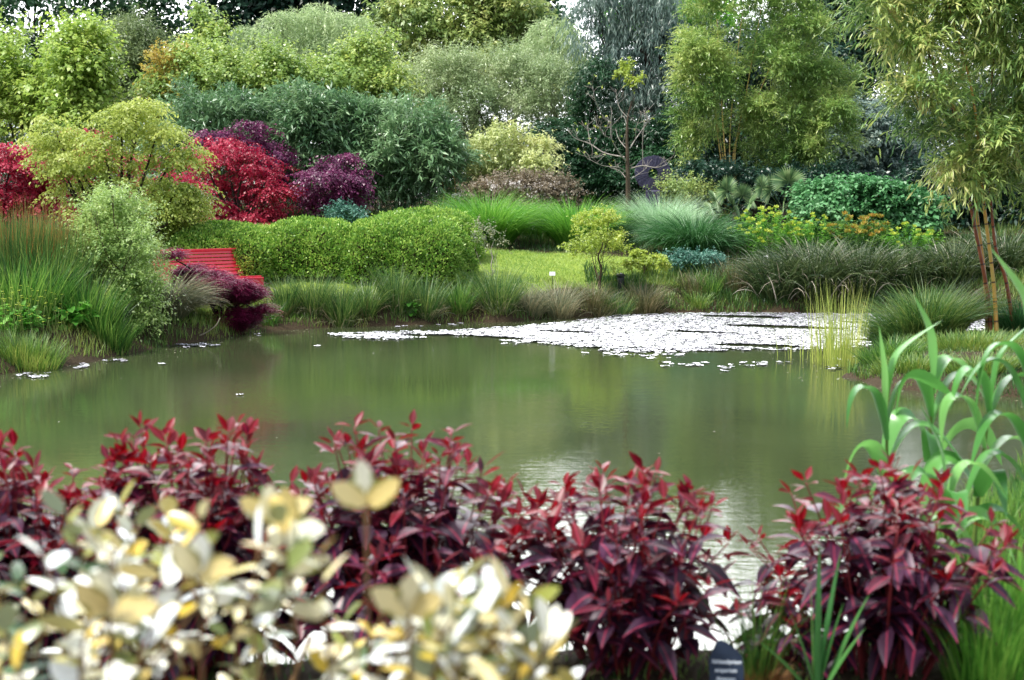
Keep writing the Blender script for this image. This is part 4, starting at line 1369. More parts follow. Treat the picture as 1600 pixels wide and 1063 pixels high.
G2 = "rush tufts along the far bank"
rush_spec = [  # px, Y, radius px, height px, blades, material, words
    (446, 24.5, 20, 78, 420, "rush", "leftmost green rush tuft beside the plum maple's tip"),
    (488, 24.6, 22, 88, 520, "rush", "tall green rush tuft in front of the hedge, second from the plum maple"),
    (532, 24.8, 22, 80, 480, "rush", "green rush tuft in front of the hedge's dark front face, with brown base"),
    (572, 25.0, 22, 84, 500, "rush", "green rush tuft in front of the middle of the hedge"),
    (616, 25.1, 24, 80, 520, "rush", "green rush tuft below the thin bare bush, left of the leafy dock"),
    (664, 25.3, 22, 74, 460, "rush", "green rush tuft below the thin bare bush, right of the leafy dock"),
    (716, 25.6, 24, 70, 480, "meadow", "bright short rush tuft below the right end of the hedge"),
    (778, 25.9, 26, 96, 620, "rush", "tall dense rush tuft standing highest against the open lawn"),
    (828, 26.2, 24, 66, 420, "grey_grass", "grey dry grass tuft right of the tallest rush tuft"),
    (872, 26.6, 26, 76, 520, "grey_grass", "large grey-green grass tuft below the white label"),
    (928, 27.0, 28, 66, 520, "brown_grass", "brown tangled grass tuft below the lone yellow-green shrub"),
    (965, 27.5, 20, 60, 360, "rush", "green rush tuft beside the short black post"),
    (1006, 27.9, 24, 68, 520, "brown_grass", "rounded dark brownish tuft right of the short black post"),
]
for q, (px, Y, rp, hp, n, mt, lab) in enumerate(rush_spec):
    rng = np.random.default_rng(100 + q)
    b = ground_pt(px, Y + rng.uniform(-.1, .25))
    t = thing("rush_tuft", lab, "rush", b, G2)
    green = mt in ("rush", "meadow")
    hm = hp * (.9 if green else .8) / ppm(Y) * rng.uniform(.85, 1.12)
    wd = rp / ppm(Y) * rng.uniform(.7, .95)
    tuft_mesh(rng, b, wd, hm, n, .011, (.08, rng.uniform(.3, .62)), (.05, rng.uniform(.5, 1.1)) if green else (.5, 1.5), 5).build("blades", M[mt], t, b)
    tuft_mesh(rng, b, wd * 1.15, hm * .62, n // 3, .011, (.1, .8), (.3, 1.7), 5).build("dead_blades", M["grey_grass" if q % 3 else "brown_grass"], t, b)
for q, (px, Y, hp, mt, lab) in enumerate([(1085, 28.9, 40, "brown_grass", "small brown grass tuft at the right end of the lawn strip"), (1110, 28.9, 52, "meadow", "small upright green tuft at the right end of the lawn strip"),
                                          (1148, 28.9, 62, "brown_grass", "brownish arching tuft just left of the strap-leaved clumps"), (1090, 28.4, 26, "bank_grass", "low weedy tuft at the water's edge below the lawn strip")]):
    tuft("grass_tuft", lab, "grass clump", Y, px, 18, hp, 260, mt, .011, (.1, .4), (.3, 1.0), 120 + q, 5)

G3 = "strap-leaved clumps on the far right bank"
for q, (px, Y, rp, hp, n, lab) in enumerate([(1215, 28.7, 36, 84, 900, "strap-leaved clump nearest the brown tuft, above the lily pads' far edge"), (1275, 28.8, 40, 104, 1200, "largest strap-leaved clump with pale dead leaves, above the yellow reeds"),
                                             (1345, 28.7, 40, 96, 1100, "strap-leaved clump right of the yellow reeds, with pale dead leaves"), (1415, 28.6, 40, 88, 900, "strap-leaved clump left of the golden bamboo canes"),
                                             (1490, 28.4, 40, 88, 800, "strap-leaved clump behind the golden bamboo canes"), (1570, 28.8, 46, 90, 800, "strap-leaved clump at the right edge behind the golden bamboo")]):
    rng = np.random.default_rng(130 + q)
    b = ground_pt(px, Y)
    t = thing("strap_leaf_clump", lab, "plant", b, G3)
    tuft_mesh(rng, b, rp / ppm(Y), hp / ppm(Y), n, .026, (.1, .5), (.6, 1.8), 5).build("blades", M["strap"], t, b)
    tuft_mesh(rng, b, rp / ppm(Y) * 1.1, hp / ppm(Y) * .95, int(n * (.10 if q in (1, 2) else .04)), .022, (.1, .7), (.4, 2.2), 5).build("dead_blades", M["dead_strap"], t, b)

# left bank
G4 = "tall rushes on the left bank"
for q, (px, Y, hp, lab) in enumerate([(15, 20.6, 200, "tall rush stand at the left edge"), (60, 21.0, 195, "tall rush stand with rusty tips, second from the left edge"), (105, 21.3, 200, "tall rush stand with rusty tips beside the pale willow shrub")]):
    rng = np.random.default_rng(140 + q)
    b = ground_pt(px, Y)
    t = thing("rush_stand", lab, "rush", b, G4)
    hp -= 45
    tuft_mesh(rng, b, .5, hp / ppm(Y) * .85, 950, .017, (.05, .14), (.0, .16), 5).build("blades", M["rush"], t, b)
    tuft_mesh(rng, b, .45, hp / ppm(Y) * 1.02, 260, .012, (.05, .12), (.0, .25), 5).build("dry_stalks", M["dry_rush"], t, b)
tuft("grass_clump", "lush green grass clump on the left bank above the yellow flowers", "grass clump", 19.6, 25, 60, 112, 1000, "meadow", .017, (.12, .4), (.1, .6), 145, 5)
tuft("grass_clump", "lush green grass clump between the broad-leaved dock and the willow shrub", "grass clump", 20.0, 130, 40, 90, 800, "meadow", .016, (.12, .4), (.1, .6), 146, 5)
tuft("grass_clump", "short bright green grass clump at the waterline below the willow shrub", "grass clump", 19.9, 160, 36, 60, 900, "meadow", .011, (.1, .4), (.1, .7), 147, 4)
tuft("grass_clump", "low grassy edge at the left bottom of the bank, by the water", "grass clump", 18.0, 40, 46, 50, 900, "bank_grass", .011, (.1, .4), (.1, .7), 148, 4)
tuft("grass_clump", "dense dark green grass behind the dock on the left bank", "grass clump", 20.5, 70, 46, 125, 900, "rush", .017, (.1, .3), (.05, .5), 149, 5)
tuft("arching_grass", "grey-brown arching grass mound spilling to the water below the plum maple", "grass clump", 22.3, 262, 22, 100, 2400, "grey_grass", .011, (.2, .5), (.8, 1.9), 150, 7)
tuft("grass_tuft", "small green tuft at the waterline under the tip of the plum maple", "grass clump", 24.1, 418, 14, 44, 260, "meadow", .011, (.1, .4), (.2, .8), 151, 4)


def herb(label, Y, px, h_px, w_px, n, L, W, seed, mat="herb"):
    rng = np.random.default_rng(seed)
    b = ground_pt(px, Y)
    mb = MB()
    a = rng.random(n) * 6.283
    rr = np.sqrt(rng.random(n))
    P = b + np.stack([np.cos(a) * rr * w_px / ppm(Y), np.sin(a) * rr * w_px / ppm(Y) * .7, rng.random(n) * h_px / ppm(Y) * (1 - .4 * rr)], 1)
    D = np.stack([np.cos(a), np.sin(a), rng.uniform(-.2, .6, n)], 1) + rng.normal(0, .4, (n, 3))
    leaves(mb, P, D, Z3 + rng.normal(0, .35, (n, 3)), L * rng.uniform(.6, 1.2, n), W * rng.uniform(.7, 1.2, n), OVAL, .25, .2)
    for q in range(n // 3):
        tube(mb, bez([b + (P[q] - b) * [.3, .3, 0] - [0, 0, .04], (b + P[q]) / 2, P[q]], 3), .006, 4)
    return tag(mb.build("leafy_herb", M[mat], None, b), label, "plant")


herb("broad-leaved bright green dock on the left bank", 19.6, 108, 50, 26, 90, .24, .11, 152)
herb("broad-leaved green plant under the yellow flowers at the left edge", 18.9, 20, 46, 34, 110, .16, .08, 153)
herb("small leafy dock among the rush tufts on the far bank", 25.25, 640, 32, 12, 40, .14, .08, 154)
herb("leafy pale green plant below the plum maple", 23.0, 345, 46, 14, 60, .09, .05, 155, "lime")
# buttercups
for q, (px, Y, lab) in enumerate([(12, 18.6, "yellow buttercups at the left edge of the bank"), (52, 18.9, "yellow buttercups beside the broad-leaved dock")]):
    rng = np.random.default_rng(156 + q)
    b = ground_pt(px, Y)
    t = thing("buttercup_plant", lab, "flower", b, "buttercups on the left bank")
    st = MB()
    for j in range(46):
        p = b + rng.normal(0, .22, 3) * [1, .7, 0]
        p[2] = gz(p[0], p[1]) - .02
        e = p + np.array([rng.normal(0, .06), rng.normal(0, .06), rng.uniform(.3, .62)])
        tube(st, bez([p, (p + e) / 2 + rng.normal(0, .02, 3), e], 3), .003, 3)
        a = np.arange(5) * 1.2566
        fl = MB()
        leaves(fl, np.repeat(e[None], 5, 0), np.stack([np.cos(a), np.sin(a), np.full(5, .35)], 1), np.repeat(Z3[None], 5, 0), .026, .026, None, .1, 0)
        fl.build("flower_head", M["yellow_flower"], t, b)
    st.build("stems", M["green_stem"], t, b)

# right bank
G5 = "rough grass on the right peninsula"
tuft("grass_clump", "large rounded dark green grass clump in the water's edge right of the yellow reeds", "grass clump", 20.6, 1450, 48, 120, 2800, "rush", .012, (.15, .6), (.4, 1.3), 160, 5, G5)
tuft("grass_clump", "dark grass clump left of the golden bamboo's foot", "grass clump", 20.9, 1405, 30, 66, 1300, "rush", .012, (.15, .5), (.3, 1.2), 161, 5, G5)
tuft("grass_clump", "green grass clump right of the golden bamboo's foot", "grass clump", 20.6, 1600, 30, 70, 1000, "dark_fountain", .012, (.15, .5), (.3, 1.2), 162, 5, G5)
tuft("grass_clump", "short grass along the peninsula's near edge, left part", "grass clump", 16.6, 1430, 60, 34, 900, "bank_grass", .01, (.2, .5), (.2, 1.2), 163, 4, G5, ry=.25)
tuft("grass_clump", "short grass along the peninsula's near edge, right part", "grass clump", 16.2, 1540, 60, 36, 900, "bank_grass", .01, (.2, .5), (.2, 1.2), 164, 4, G5, ry=.25)
tuft("grass_clump", "bright short grass on the flat of the peninsula below the bamboo", "grass clump", 18.2, 1520, 90, 36, 1500, "bank_grass", .01, (.2, .5), (.2, 1.), 165, 4, G5)
tuft("grass_clump", "green grass fringe at the peninsula's tip behind the giant reeds", "grass clump", 17.4, 1395, 40, 50, 900, "meadow", .01, (.2, .5), (.2, 1.), 166, 4, G5)


# yellow reeds standing in the water
def water_reeds(label, Y, px, n, rad, h, seed):
    rng = np.random.default_rng(seed)
    x = at(px, 540, Y)[0]
    b = np.array([x, Y, -.25])
    mb = MB()
    a = rng.random(n) * 6.283
    rr = np.sqrt(rng.random(n))
    P = b + np.stack([np.cos(a) * rr * rad, np.sin(a) * rr * rad * 1.6, np.zeros(n)], 1)
    H = np.stack([np.cos(a), np.sin(a), 0 * a], 1) + rng.normal(0, .5, (n, 3)) * [1, 1, 0]
    blades(mb, P, H, (h + .25) * rng.uniform(.5, 1.05, n), rng.uniform(0, .10, n), rng.uniform(.05, .35, n), .011, 5, 1.5, rng=rng)
    return tag(mb.build("water_reeds", M["yellow_reed"], None, b), label, "reeds")


water_reeds("clump of thin yellow-green reeds standing in the water before the lily pads", 18.6, 1308, 240, .34, 1.15, 170)
water_reeds("sparse thin reeds in the water just left of the yellow reed clump", 19.4, 1255, 26, .35, .5, 171)

# lawn and bank grass as ground cover
rng = np.random.default_rng(180)
lb = MB()
x, y = rng.uniform(-9, 6, 170000), rng.uniform(23.5, 35, 170000)
s = shore_dist(x, y)
ok = (s > .9) & (y < 31.5 + (x < -3.5) * 2.6) & (x < 4.2 - (y - 29) * .2)
x, y = x[ok], y[ok]
n = len(x)
P = np.stack([x, y, height(x, y) - .005], 1)
a = rng.random(n) * 6.283
blades(lb, P, np.stack([np.cos(a), np.sin(a), 0 * a], 1), rng.uniform(.03, .07, n), .2, rng.uniform(.3, 1.2, n), .012, 2, rng=rng, r=np.clip(.5 + .25 * np.sin(x * 1.3 + y) + rng.normal(0, .2, n), 0, 1))
tag(lb.build("lawn_grass", M["lawn_blade"]), "short bright green mown grass of the lawn", "grass", kind="stuff")


def cover(name, label, mat, n, xr, yr, sr, h, seed, w=.011, arch=(.3, 1.2), extra=None):
    rng = np.random.default_rng(seed)
    x, y = rng.uniform(*xr, n), rng.uniform(*yr, n)
    s = shore_dist(x, y)
    ok = (s > sr[0]) & (s < sr[1])
    if extra is not None:
        ok &= extra(x, y)
    x, y = x[ok], y[ok]
    m = len(x)
    P = np.stack([x, y, height(x, y) - .02], 1)
    a = rng.random(m) * 6.283
    lump = .6 + .4 * np.sin(x * 3.1 + np.sin(y * 2)) * np.sin(y * 2.7)
    mb = MB()
    blades(mb, P, np.stack([np.cos(a), np.sin(a), 0 * a], 1), rng.uniform(*h, m) * lump, .1, rng.uniform(*arch, m), w, 3, rng=rng, r=np.clip(.5 + .3 * np.sin(x * 2.3 + y * 1.1) + rng.normal(0, .25, m), 0, 1))
    tag(mb.build(name, M[mat]), label, "grass", kind="stuff")


cover("bank_grass", "rough grass and weeds on the far and left banks", "bank_grass", 210000, (-9, 12), (15, 34), (.02, 1.6), (.08, .3), 181, extra=lambda x, y: (y > 15) & ((x < 4.2) | (y > 21.5)))
cover("far_bank_weeds", "tall weeds and grass on the bank beyond the lily pads", "rush", 30000, (1.5, 12), (26, 31), (.05, 2.2), (.15, .45), 186, .014, (.4, 1.5))
cover("border_undergrowth", "dark green undergrowth filling the beds behind the lawn", "rush", 120000, (-14, 14), (27, 42), (1.4, 30), (.1, .35), 182, .016,
      extra=lambda x, y: (y > 31.6 + (x < -3.5) * 2.6) | (x > 4.2 - (y - 29) * .2) | (x < -8))
cover("peninsula_grass", "short rough grass covering the right peninsula", "rush", 60000, (4, 11), (14, 23), (.03, 4), (.05, .16), 183)
cover("near_bank_grass", "green grass on the near right bank below the giant reeds", "meadow", 42000, (1.75, 6), (4.6, 13), (.05, 4), (.15, .42), 184, .009, (.2, .9), extra=lambda x, y: (x > 1.75 + (6.6 - y) * .1) & (y > 5.3))
cover("soil_weeds", "small green weeds on the dark soil at the front", "meadow", 5200, (-2.4, 2), (4.2, 6.2), (.0, 3), (.03, .12), 185, .007)


# clipped hedge -------------------------------------------------------------------------------
def hedge_mound(name, label, Y, cx, hw, top, depth, seed, n, group="clipped hedge mounds beside the lawn", pw=3.2, left=0.):
    """A clipped mound: superellipsoid with gentle lumps."""
    rng = np.random.default_rng(seed)
    c = at(cx, 400, Y)
    zb = gz(c[0], Y) - .1
    zt = at(cx, top, Y)[2]
    W_, H_ = hw / ppm(Y), zt - zb
    b = np.array([c[0], Y, zb])

    def surf(u, v, grow=1.):
        # u around, v from the foot (0) to the crown (1)
        cu, su = np.cos(u), np.sin(u)
        rad = (abs(cu) ** 2.6 + abs(su) ** 2.6) ** (-1 / 2.6)
        prof = (1 - v ** pw) ** (1 / 2.2)
        lump = 1 + .05 * np.sin(u * 5 + seed) * np.sin(v * 4 + seed) + .035 * np.sin(u * 9 + 2 * seed)
        x = cu * rad * prof * W_ * lump * grow
        y = su * rad * prof * depth * lump * grow
        z = v * H_ * (1 + .03 * np.sin(x * 2.4 + seed) + .03 * np.sin(y * 3 + x)) * grow
        return np.stack([x, y, z], -1) + b

    t = thing(name, label, "hedge", b, group)
    mb = MB()
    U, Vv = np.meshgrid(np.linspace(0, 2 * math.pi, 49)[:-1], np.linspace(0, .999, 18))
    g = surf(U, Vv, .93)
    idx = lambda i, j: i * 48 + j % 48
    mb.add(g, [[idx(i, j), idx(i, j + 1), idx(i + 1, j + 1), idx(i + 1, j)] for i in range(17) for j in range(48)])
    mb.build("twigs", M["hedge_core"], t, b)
    u = rng.random(n) * 2 * math.pi
    v = 1 - rng.random(n) ** 1.5 * 1.0
    v = np.where(rng.random(n) < .5, rng.random(n), np.clip(v, 0, .999))
    P = surf(u, v)
    du = surf(u + .01, v) - P
    dv = surf(u, np.clip(v + .004, 0, .9995)) - P
    N = nrm(np.cross(du, dv))
    bad = ~np.isfinite(N).all(1) | (np.linalg.norm(N, axis=1) < .5)
    N[bad] = Z3
    P = P + N * (rng.normal(0, .028, n) - .02 + .028 * np.sin(P[:, 0] * 9 + P[:, 2] * 7) * np.sin(P[:, 2] * 11 + P[:, 1] * 8))[:, None]
    D = nrm(N * .8 + Z3 * .5 + rng.normal(0, .5, (n, 3)))
    mb = MB()
    leaves(mb, P, D, N + rng.normal(0, .5, (n, 3)), .055 * rng.uniform(.6, 1.4, n), .032, None, .25, .05, r=rng.random(n))
    mb.build("foliage", M["hedge"], t, b)


hedge_mound("hedge_mound", "low left mound of the clipped hedge behind the red bench", 27.0, 352, 98, 352, .9, 191, 24000)
hedge_mound("hedge_mound", "middle mound of the clipped hedge, right of the bench", 27.4, 490, 96, 344, 1.0, 192, 26000)
hedge_mound("hedge_mound", "large rounded front mound at the right end of the clipped hedge", 27.3, 630, 108, 338, 1.1, 193, 36000)
hedge_mound("hedge_mound", "tallest mound of the clipped hedge, at the back right end", 29.8, 655, 96, 328, 1.2, 194, 26000)


# red bench -----------------------------------------------------------------------------------
def bench():
    ang = math.radians(50)                       # it faces right and towards the pond
    c = at(326, 440, 25.3)
    g = gz(c[0], c[1])
    root = thing("park_bench", "bright red slatted park bench beside the hedge, half hidden by the plum maple", "bench", (c[0], c[1], g))
    # local axes: X along the bench, Y the way it faces
    f = np.array([math.sin(ang), -math.cos(ang), 0])
    a = np.array([math.cos(ang), math.sin(ang), 0])
    o = np.array([c[0], c[1], 0.])
    yaw = math.atan2(a[1], a[0])
    zs = g + .44
    Lh = .95

    def slat(mb, along, fwd, z, w, th, tilt, length=2 * Lh):
        box(mb, o + a * along + f * fwd + np.array([0, 0, z]), (length, w, th), yaw, tilt=tilt)

    O = np.array([c[0], c[1], g])
    bk = MB()
    for q in range(7):                           # reclined back
        tt = q / 6
        slat(bk, 0, -.22 - .17 * tt, zs + .08 + .38 * tt, .052, .028, math.radians(-112))
    bk.build("backrest", M["bench"], root, O, False)
    rl = MB()
    slat(rl, 0, -.405, zs + .505, .075, .045, 0)
    rl.build("top_rail", M["bench"], root, O, False)
    st = MB()
    for q in range(6):
        slat(st, 0, -.20 + .094 * q, zs + .012 * abs(q - 2) - .01, .085, .03, math.radians(-2))
    st.build("seat", M["bench"], root, O, False)
    fr = MB()
    slat(fr, 0, .345, zs - .06, .06, .15, 0)
    fr.build("front_rail", M["bench"], root, O, False)
    for s in (-.8, .8):
        lg = MB()
        prof = [(-.20, -.44), (-.16, -.03), (-.40, .62), (-.44, .62), (-.24, -.03), (-.28, -.44)]
        for (f0, z0), (f1, z1), w in (((-.24, -.46), (-.2, -.02), .06), ((-.22, -.02), (-.425, .48), .045), ((.28, -.46), (.26, -.03), .06), ((-.2, -.05), (.3, -.05), .05)):
            p0 = o + a * s + f * f0 + [0, 0, zs + z0]
            p1 = o + a * s + f * f1 + [0, 0, zs + z1]
            tube(lg, [p0, (p0 + p1) / 2, p1], w / 2, 6)
        lg.build("leg_frame", M["bench"], root, O, False)


bench()


# bare young tree -----------------------------------------------------------------------------
def bare_tree():
    rng = np.random.default_rng(200)
    Y = 34.0
    b = ground_pt(981, Y)
    root = thing("bare_tree", "slender almost leafless young tree rising from the fountain grasses", "tree", b)
    zz = lambda zx, zy: (860 + zx / 3.54, 60 + zy / 3.54)
    tb_ = MB()
    lines = [([(425, 1020), (430, 880), (428, 760), (426, 640), (423, 540), (428, 440), (448, 350)], .07, .012, 0)]
    br = [([(418, 680), (385, 640), (340, 560), (335, 480), (340, 400)], .03, .006, -.3), ([(340, 465), (290, 430), (250, 350), (232, 265)], .02, .004, -.4),
          ([(335, 555), (290, 530), (255, 470)], .018, .004, -.4), ([(410, 658), (300, 635), (220, 585), (140, 555), (100, 515)], .03, .005, .2), ([(220, 580), (210, 520), (205, 480)], .014, .004, .2),
          ([(415, 740), (380, 715), (290, 705), (205, 665)], .024, .004, -.2), ([(415, 770), (385, 735), (330, 715)], .018, .004, .2), ([(445, 720), (510, 705), (580, 715), (640, 700), (660, 675)], .024, .004, -.1),
          ([(445, 780), (490, 750), (530, 720)], .02, .004, .3), ([(512, 702), (510, 560), (520, 480), (520, 400)], .016, .004, -.1), ([(440, 610), (470, 560), (520, 490), (550, 440)], .022, .004, .3),
          ([(428, 620), (380, 560), (360, 500)], .016, .004, .4), ([(470, 560), (480, 480), (540, 450)], .014, .004, -.3), ([(426, 500), (400, 430), (330, 490), (240, 480)], .012, .003, .5),
          ([(428, 440), (380, 380), (360, 280)], .012, .003, .3), ([(300, 640), (250, 660), (195, 655)], .012, .003, -.5)]
    for ln, r0, r1, dy in lines:
        pts = [b - [0, 0, .1]] + [at(*zz(*p), Y) for p in ln[1:]]
        c = bez(pts, 5)
        tube(tb_, c, np.linspace(r0, r1, len(c)), 8)
    tb_.build("trunk", M["bark"], root, b)
    lf = MB()
    for ln, r0, r1, dy in br:
        pts = [at(*zz(*p), Y + dy * min(1, j / 2) * 2) for j, p in enumerate(ln)]
        c = bez(pts, 5)
        bb = MB()
        tube(bb, c, np.linspace(r0 * .7, r1 * 1.1, len(c)), 5)
        for j in range(7):
            s = c[rng.integers(len(c) // 3, len(c))]
            e = s + np.array([rng.normal(0, .16), rng.normal(0, .16), rng.uniform(.05, .3)])
            tube(bb, bez([s, (s + e) / 2 + rng.normal(0, .02, 3), e], 2), .004, 3)
            if rng.random() < .22:
                leaves(lf, np.repeat(e[None], 3, 0), unit(rng, 3), unit(rng, 3), .06, .04)
        bb.build("branch", M["grey_bark"], root, b)
    lf.build("leaves", M["yellow_green"], root, b)


bare_tree()


# stone wheel sculpture -----------------------------------------------------------------------
def stone_wheel():
    Y = 37.2
    c = at(1020, 271, Y)
    g = gz(c[0], Y)
    root = thing("stone_wheel_sculpture", "dark round slate wheel with a hole at its centre, behind the fountain grass", "sculpture", (c[0], Y, g))
    rng = np.random.default_rng(210)
    R, r, w = .46, .13, .09
    mb = MB()
    nseg, rings = 96, 6
    for q in range(nseg):                        # thin upright slates set like spokes
        a0, a1 = (q + .06) / nseg * 6.2832, (q + .94) / nseg * 6.2832
        pts = []
        ro = R * rng.uniform(.975, 1.02)
        ww = w * rng.uniform(.85, 1.1)
        for yy in (-ww, ww):
            for rad, a in ((r, a0), (ro, a0), (ro, a1), (r, a1)):
                pts.append([c[0] + math.cos(a) * rad, Y + yy, c[2] + math.sin(a) * rad])
        mb.add(pts, [[0, 1, 2, 3], [7, 6, 5, 4], [0, 4, 5, 1], [1, 5, 6, 2], [2, 6, 7, 3], [3, 7, 4, 0]], r=rng.random())
    mb.build("wheel", M["wheel_slate"], root, (c[0], Y, g), False)
    pb = MB()
    hh = c[2] - R - g
    box(pb, (c[0], Y, g + hh / 2 - .03), (.36, .26, hh + .1))
    pb.build("plinth", M["wheel_slate"], root, (c[0], Y, g), False)


stone_wheel()


# fan palms -----------------------------------------------------------------------------------
def fan_palm(label, Y, px, fans, seed):
    rng = np.random.default_rng(seed)
    b = ground_pt(px, Y)
    root = thing("fan_palm", label, "palm", b, "fan palms at the foot of the bamboo")
    tk = MB()
    tube(tk, [b - [0, 0, .1], b + [0, 0, .2], b + [0, 0, .45]], [.11, .1, .07], 8)
    tk.build("trunk", M["dark_bark"], root, b)
    crown = b + np.array([0, 0, .45])
    for (fx, fy, r_px, tilt) in fans:
        p = at(fx, fy, Y - rng.uniform(.2, .6))
        fb = MB()
        tube(fb, bez([crown, (crown + p) / 2 + [0, 0, .06], p], 4), .009, 4, r=.3)
        R = r_px / ppm(Y)
        axis = nrm((p - crown) + Z3 * .15)
        nor = nrm(np.array([rng.normal(0, .15), -1, .5 + tilt]))
        sx = nrm(np.cross(axis, nor))
        k = 34
        a = np.linspace(-2.3, 2.3, k)
        D = axis * np.cos(a)[:, None] + sx * np.sin(a)[:, None] + nor * .12
        leaves(fb, np.repeat(p[None], k, 0), D, np.repeat(nor[None], k, 0), R * (1 - .25 * (abs(a) / 2.3) ** 2) * rng.uniform(.92, 1.05, k), R * .1, STRAP, .5, .12, r=rng.random(k))
        fb.build("frond", M["palm"], root, b)


fan_palm("fan palm with upright open fan leaves at right of the bamboo canes", 36.2, 1222,
         [(1232, 284, 34, 0), (1205, 296, 30, .2), (1250, 300, 22, -.1), (1190, 292, 24, .1), (1225, 315, 24, .4), (1245, 318, 22, .3), (1175, 312, 22, .4)], 220)
fan_palm("fan palm with arching fan leaves at left of the bamboo canes", 36.0, 1148,
         [(1135, 298, 30, .3), (1160, 305, 24, .3), (1118, 314, 24, .5), (1172, 318, 24, .5), (1145, 320, 26, .6), (1110, 326, 18, .7)], 221)


# small things --------------------------------------------------------------------------------
def plant_label(label, Y, px, py, w_, h_):
    p = at(px, py, Y)
    g = gz(p[0], Y)
    root = thing("plant_label", label, "label", (p[0], Y, g), "small white plant labels")
    O = (p[0], Y, g)
    a = MB()
    zc = max(p[2], g + .12)
    box(a, (p[0], Y, zc), (w_, .012, h_), tilt=math.radians(-20))
    a.build("plate", M["white_paint"], root, O, False)
    s = MB()
    tube(s, [(p[0], Y + .012, g - .1), (p[0], Y + .012, (g + zc) / 2), (p[0], Y + .012, zc)], .007, 6)
    s.build("stake", M["black_metal"], root, O)


plant_label("small white plant label on the lawn behind the grey grass tufts", 27.3, 863, 428, .11, .075)
plant_label("small pale label among the brown tufts at the right end of the lawn", 29.6, 1196, 403, .10, .09)
plant_label("small pale label beside the golden bamboo canes", 29.8, 1456, 408, .08, .10)
plant_label("tiny white label low in front of the hedge's middle", 26.9, 531, 417, .06, .06)


def post():
    Y = 28.6
    b = ground_pt(970, Y)
    root = thing("garden_light", "short black post with a wider cap, on the lawn beside the yellow-green shrub", "lamp post", b)
    a = MB()
    tube(a, [b - [0, 0, .1], b + [0, 0, .12], b + [0, 0, .24]], .075, 14)
    a.build("post", M["black_metal"], root, b)
    c = MB()
    tube(c, [b + [0, 0, .25], b + [0, 0, .27], b + [0, 0, .29], b + [0, 0, .31]], [.088, .092, .092, .06], 16)
    c.build("cap", M["black_metal"], root, b)


post()
ds = MB()
p0 = at(288, 527, 22.0)
p0[2] = -.02
tube(ds, bez([p0, at(318, 522, 21.9), at(336, 510, 21.8), at(344, 497, 21.8)], 6), np.linspace(.012, .006, 19), 6)
tag(ds.build("bent_reed_stem", M["dead_strap"], None, p0), "pale bent dead stem curving up from the water before the arching grass", "stem")


# lily pads -----------------------------------------------------------------------------------
def pad_geo(rng, n, P, R):
    """Cupped, notched floating leaves, a little tilted."""
    k = 12
    a0 = rng.random(n) * 6.283
    v = np.empty((n, k + 1, 3))
    tx, ty = rng.normal(0, .035, n), rng.normal(0, .035, n)
    v[:, 0] = P + [0, 0, .004]
    for j in range(k):
        a = a0 + .28 + (6.283 - .56) * j / (k - 1)
        rr = R * rng.uniform(.96, 1.04, n)
        x, y = np.cos(a) * rr, np.sin(a) * rr
        v[:, j + 1, 0] = P[:, 0] + x
        v[:, j + 1, 1] = P[:, 1] + y
        v[:, j + 1, 2] = np.maximum(P[:, 2] + .010 + x * tx + y * ty + rng.uniform(-.004, .006, n), .003)
    t = np.array([[0, j + 1, j + 2] for j in range(k - 1)])
    t = (np.arange(n)[:, None, None] * (k + 1) + t).reshape(-1, 3)
    return v, t, k + 1


PADS = np.array([(505, 522), (600, 519), (700, 517), (790, 512), (900, 502), (960, 494), (1060, 490), (1200, 489), (1330, 490), (1430, 494), (1540, 500), (1540, 518), (1400, 524), (1375, 540),
                 (1340, 545), (1260, 548), (1150, 549), (1060, 551), (990, 553), (900, 543), (850, 538), (780, 533), (720, 526), (620, 531), (540, 530)], float)


def in_poly(x, y, poly):
    ins = np.zeros(len(x), bool)
    for (ax, ay), (bx, by) in zip(poly, np.roll(poly, -1, 0)):
        ins ^= ((ay > y) != (by > y)) & (x < (bx - ax) * (y - ay) / ((by - ay) if by != ay else 1e-9) + ax)
    return ins


rng = np.random.default_rng(230)
pads_world = np.array([[(lambda q: q[0])(None) if False else (px - 800) / F * (EYE * F / (py - 330)), EYE * F / (py - 330)] for px, py in PADS])
x, y = rng.uniform(-5, 10, 90000), rng.uniform(19, 29, 90000)
gap = np.sin(x * .9 + 1.3 * np.sin(y * .8)) * np.sin(y * 2.6 + x * .25) + .5 * np.sin(x * 2.3 + y * 3.1)
ok = in_poly(x, y, pads_world) & (shore_dist(x, y) < -.12) & (gap > -.78)
edge = in_poly(x, y + .5, pads_world) & in_poly(x, y - .35, pads_world)
ok &= edge | (rng.random(len(x)) < .22)
x, y = x[ok], y[ok]
# stray pads off the sheet's front edge
sx, sy = [], []
for (cx, cy, s1, n1) in [(1090, 571, 40, 16), (1135, 576, 14, 5), (1030, 556, 50, 18), (960, 551, 30, 12), (800, 536, 26, 10), (495, 541, 3, 1), (1165, 570, 20, 6), (1205, 570, 30, 6), (640, 527, 40, 10), (240, 541, 4, 3), (300, 541, 26, 26), (130, 575, 12, 8), (180, 565, 16, 8),
                         (60, 588, 26, 12), (700, 507, 20, 7), (640, 511, 24, 6), (1330, 562, 20, 8), (1310, 577, 16, 5), (400, 525, 6, 2), (372, 620, 2, 1), (250, 568, 3, 1)]:
    for q in range(n1):
        px, py = cx + rng.normal(0, s1 * .6), cy + rng.normal(0, 2.0)
        Yq = EYE * F / (py - 330)
        xq = (px - 800) / F * Yq
        if shore_dist(np.array([xq]), np.array([Yq]))[0] < -.05:
            sx.append(xq)
            sy.append(Yq)
n_s = len(sx)
order = np.argsort(y)
need = max(0, 300 - n_s)
ix = np.concatenate([sx, x[order[:need]]])
iy = np.concatenate([sy, y[order[:need]]])
rx, ry = x[order[need:]], y[order[need:]]
proto = []
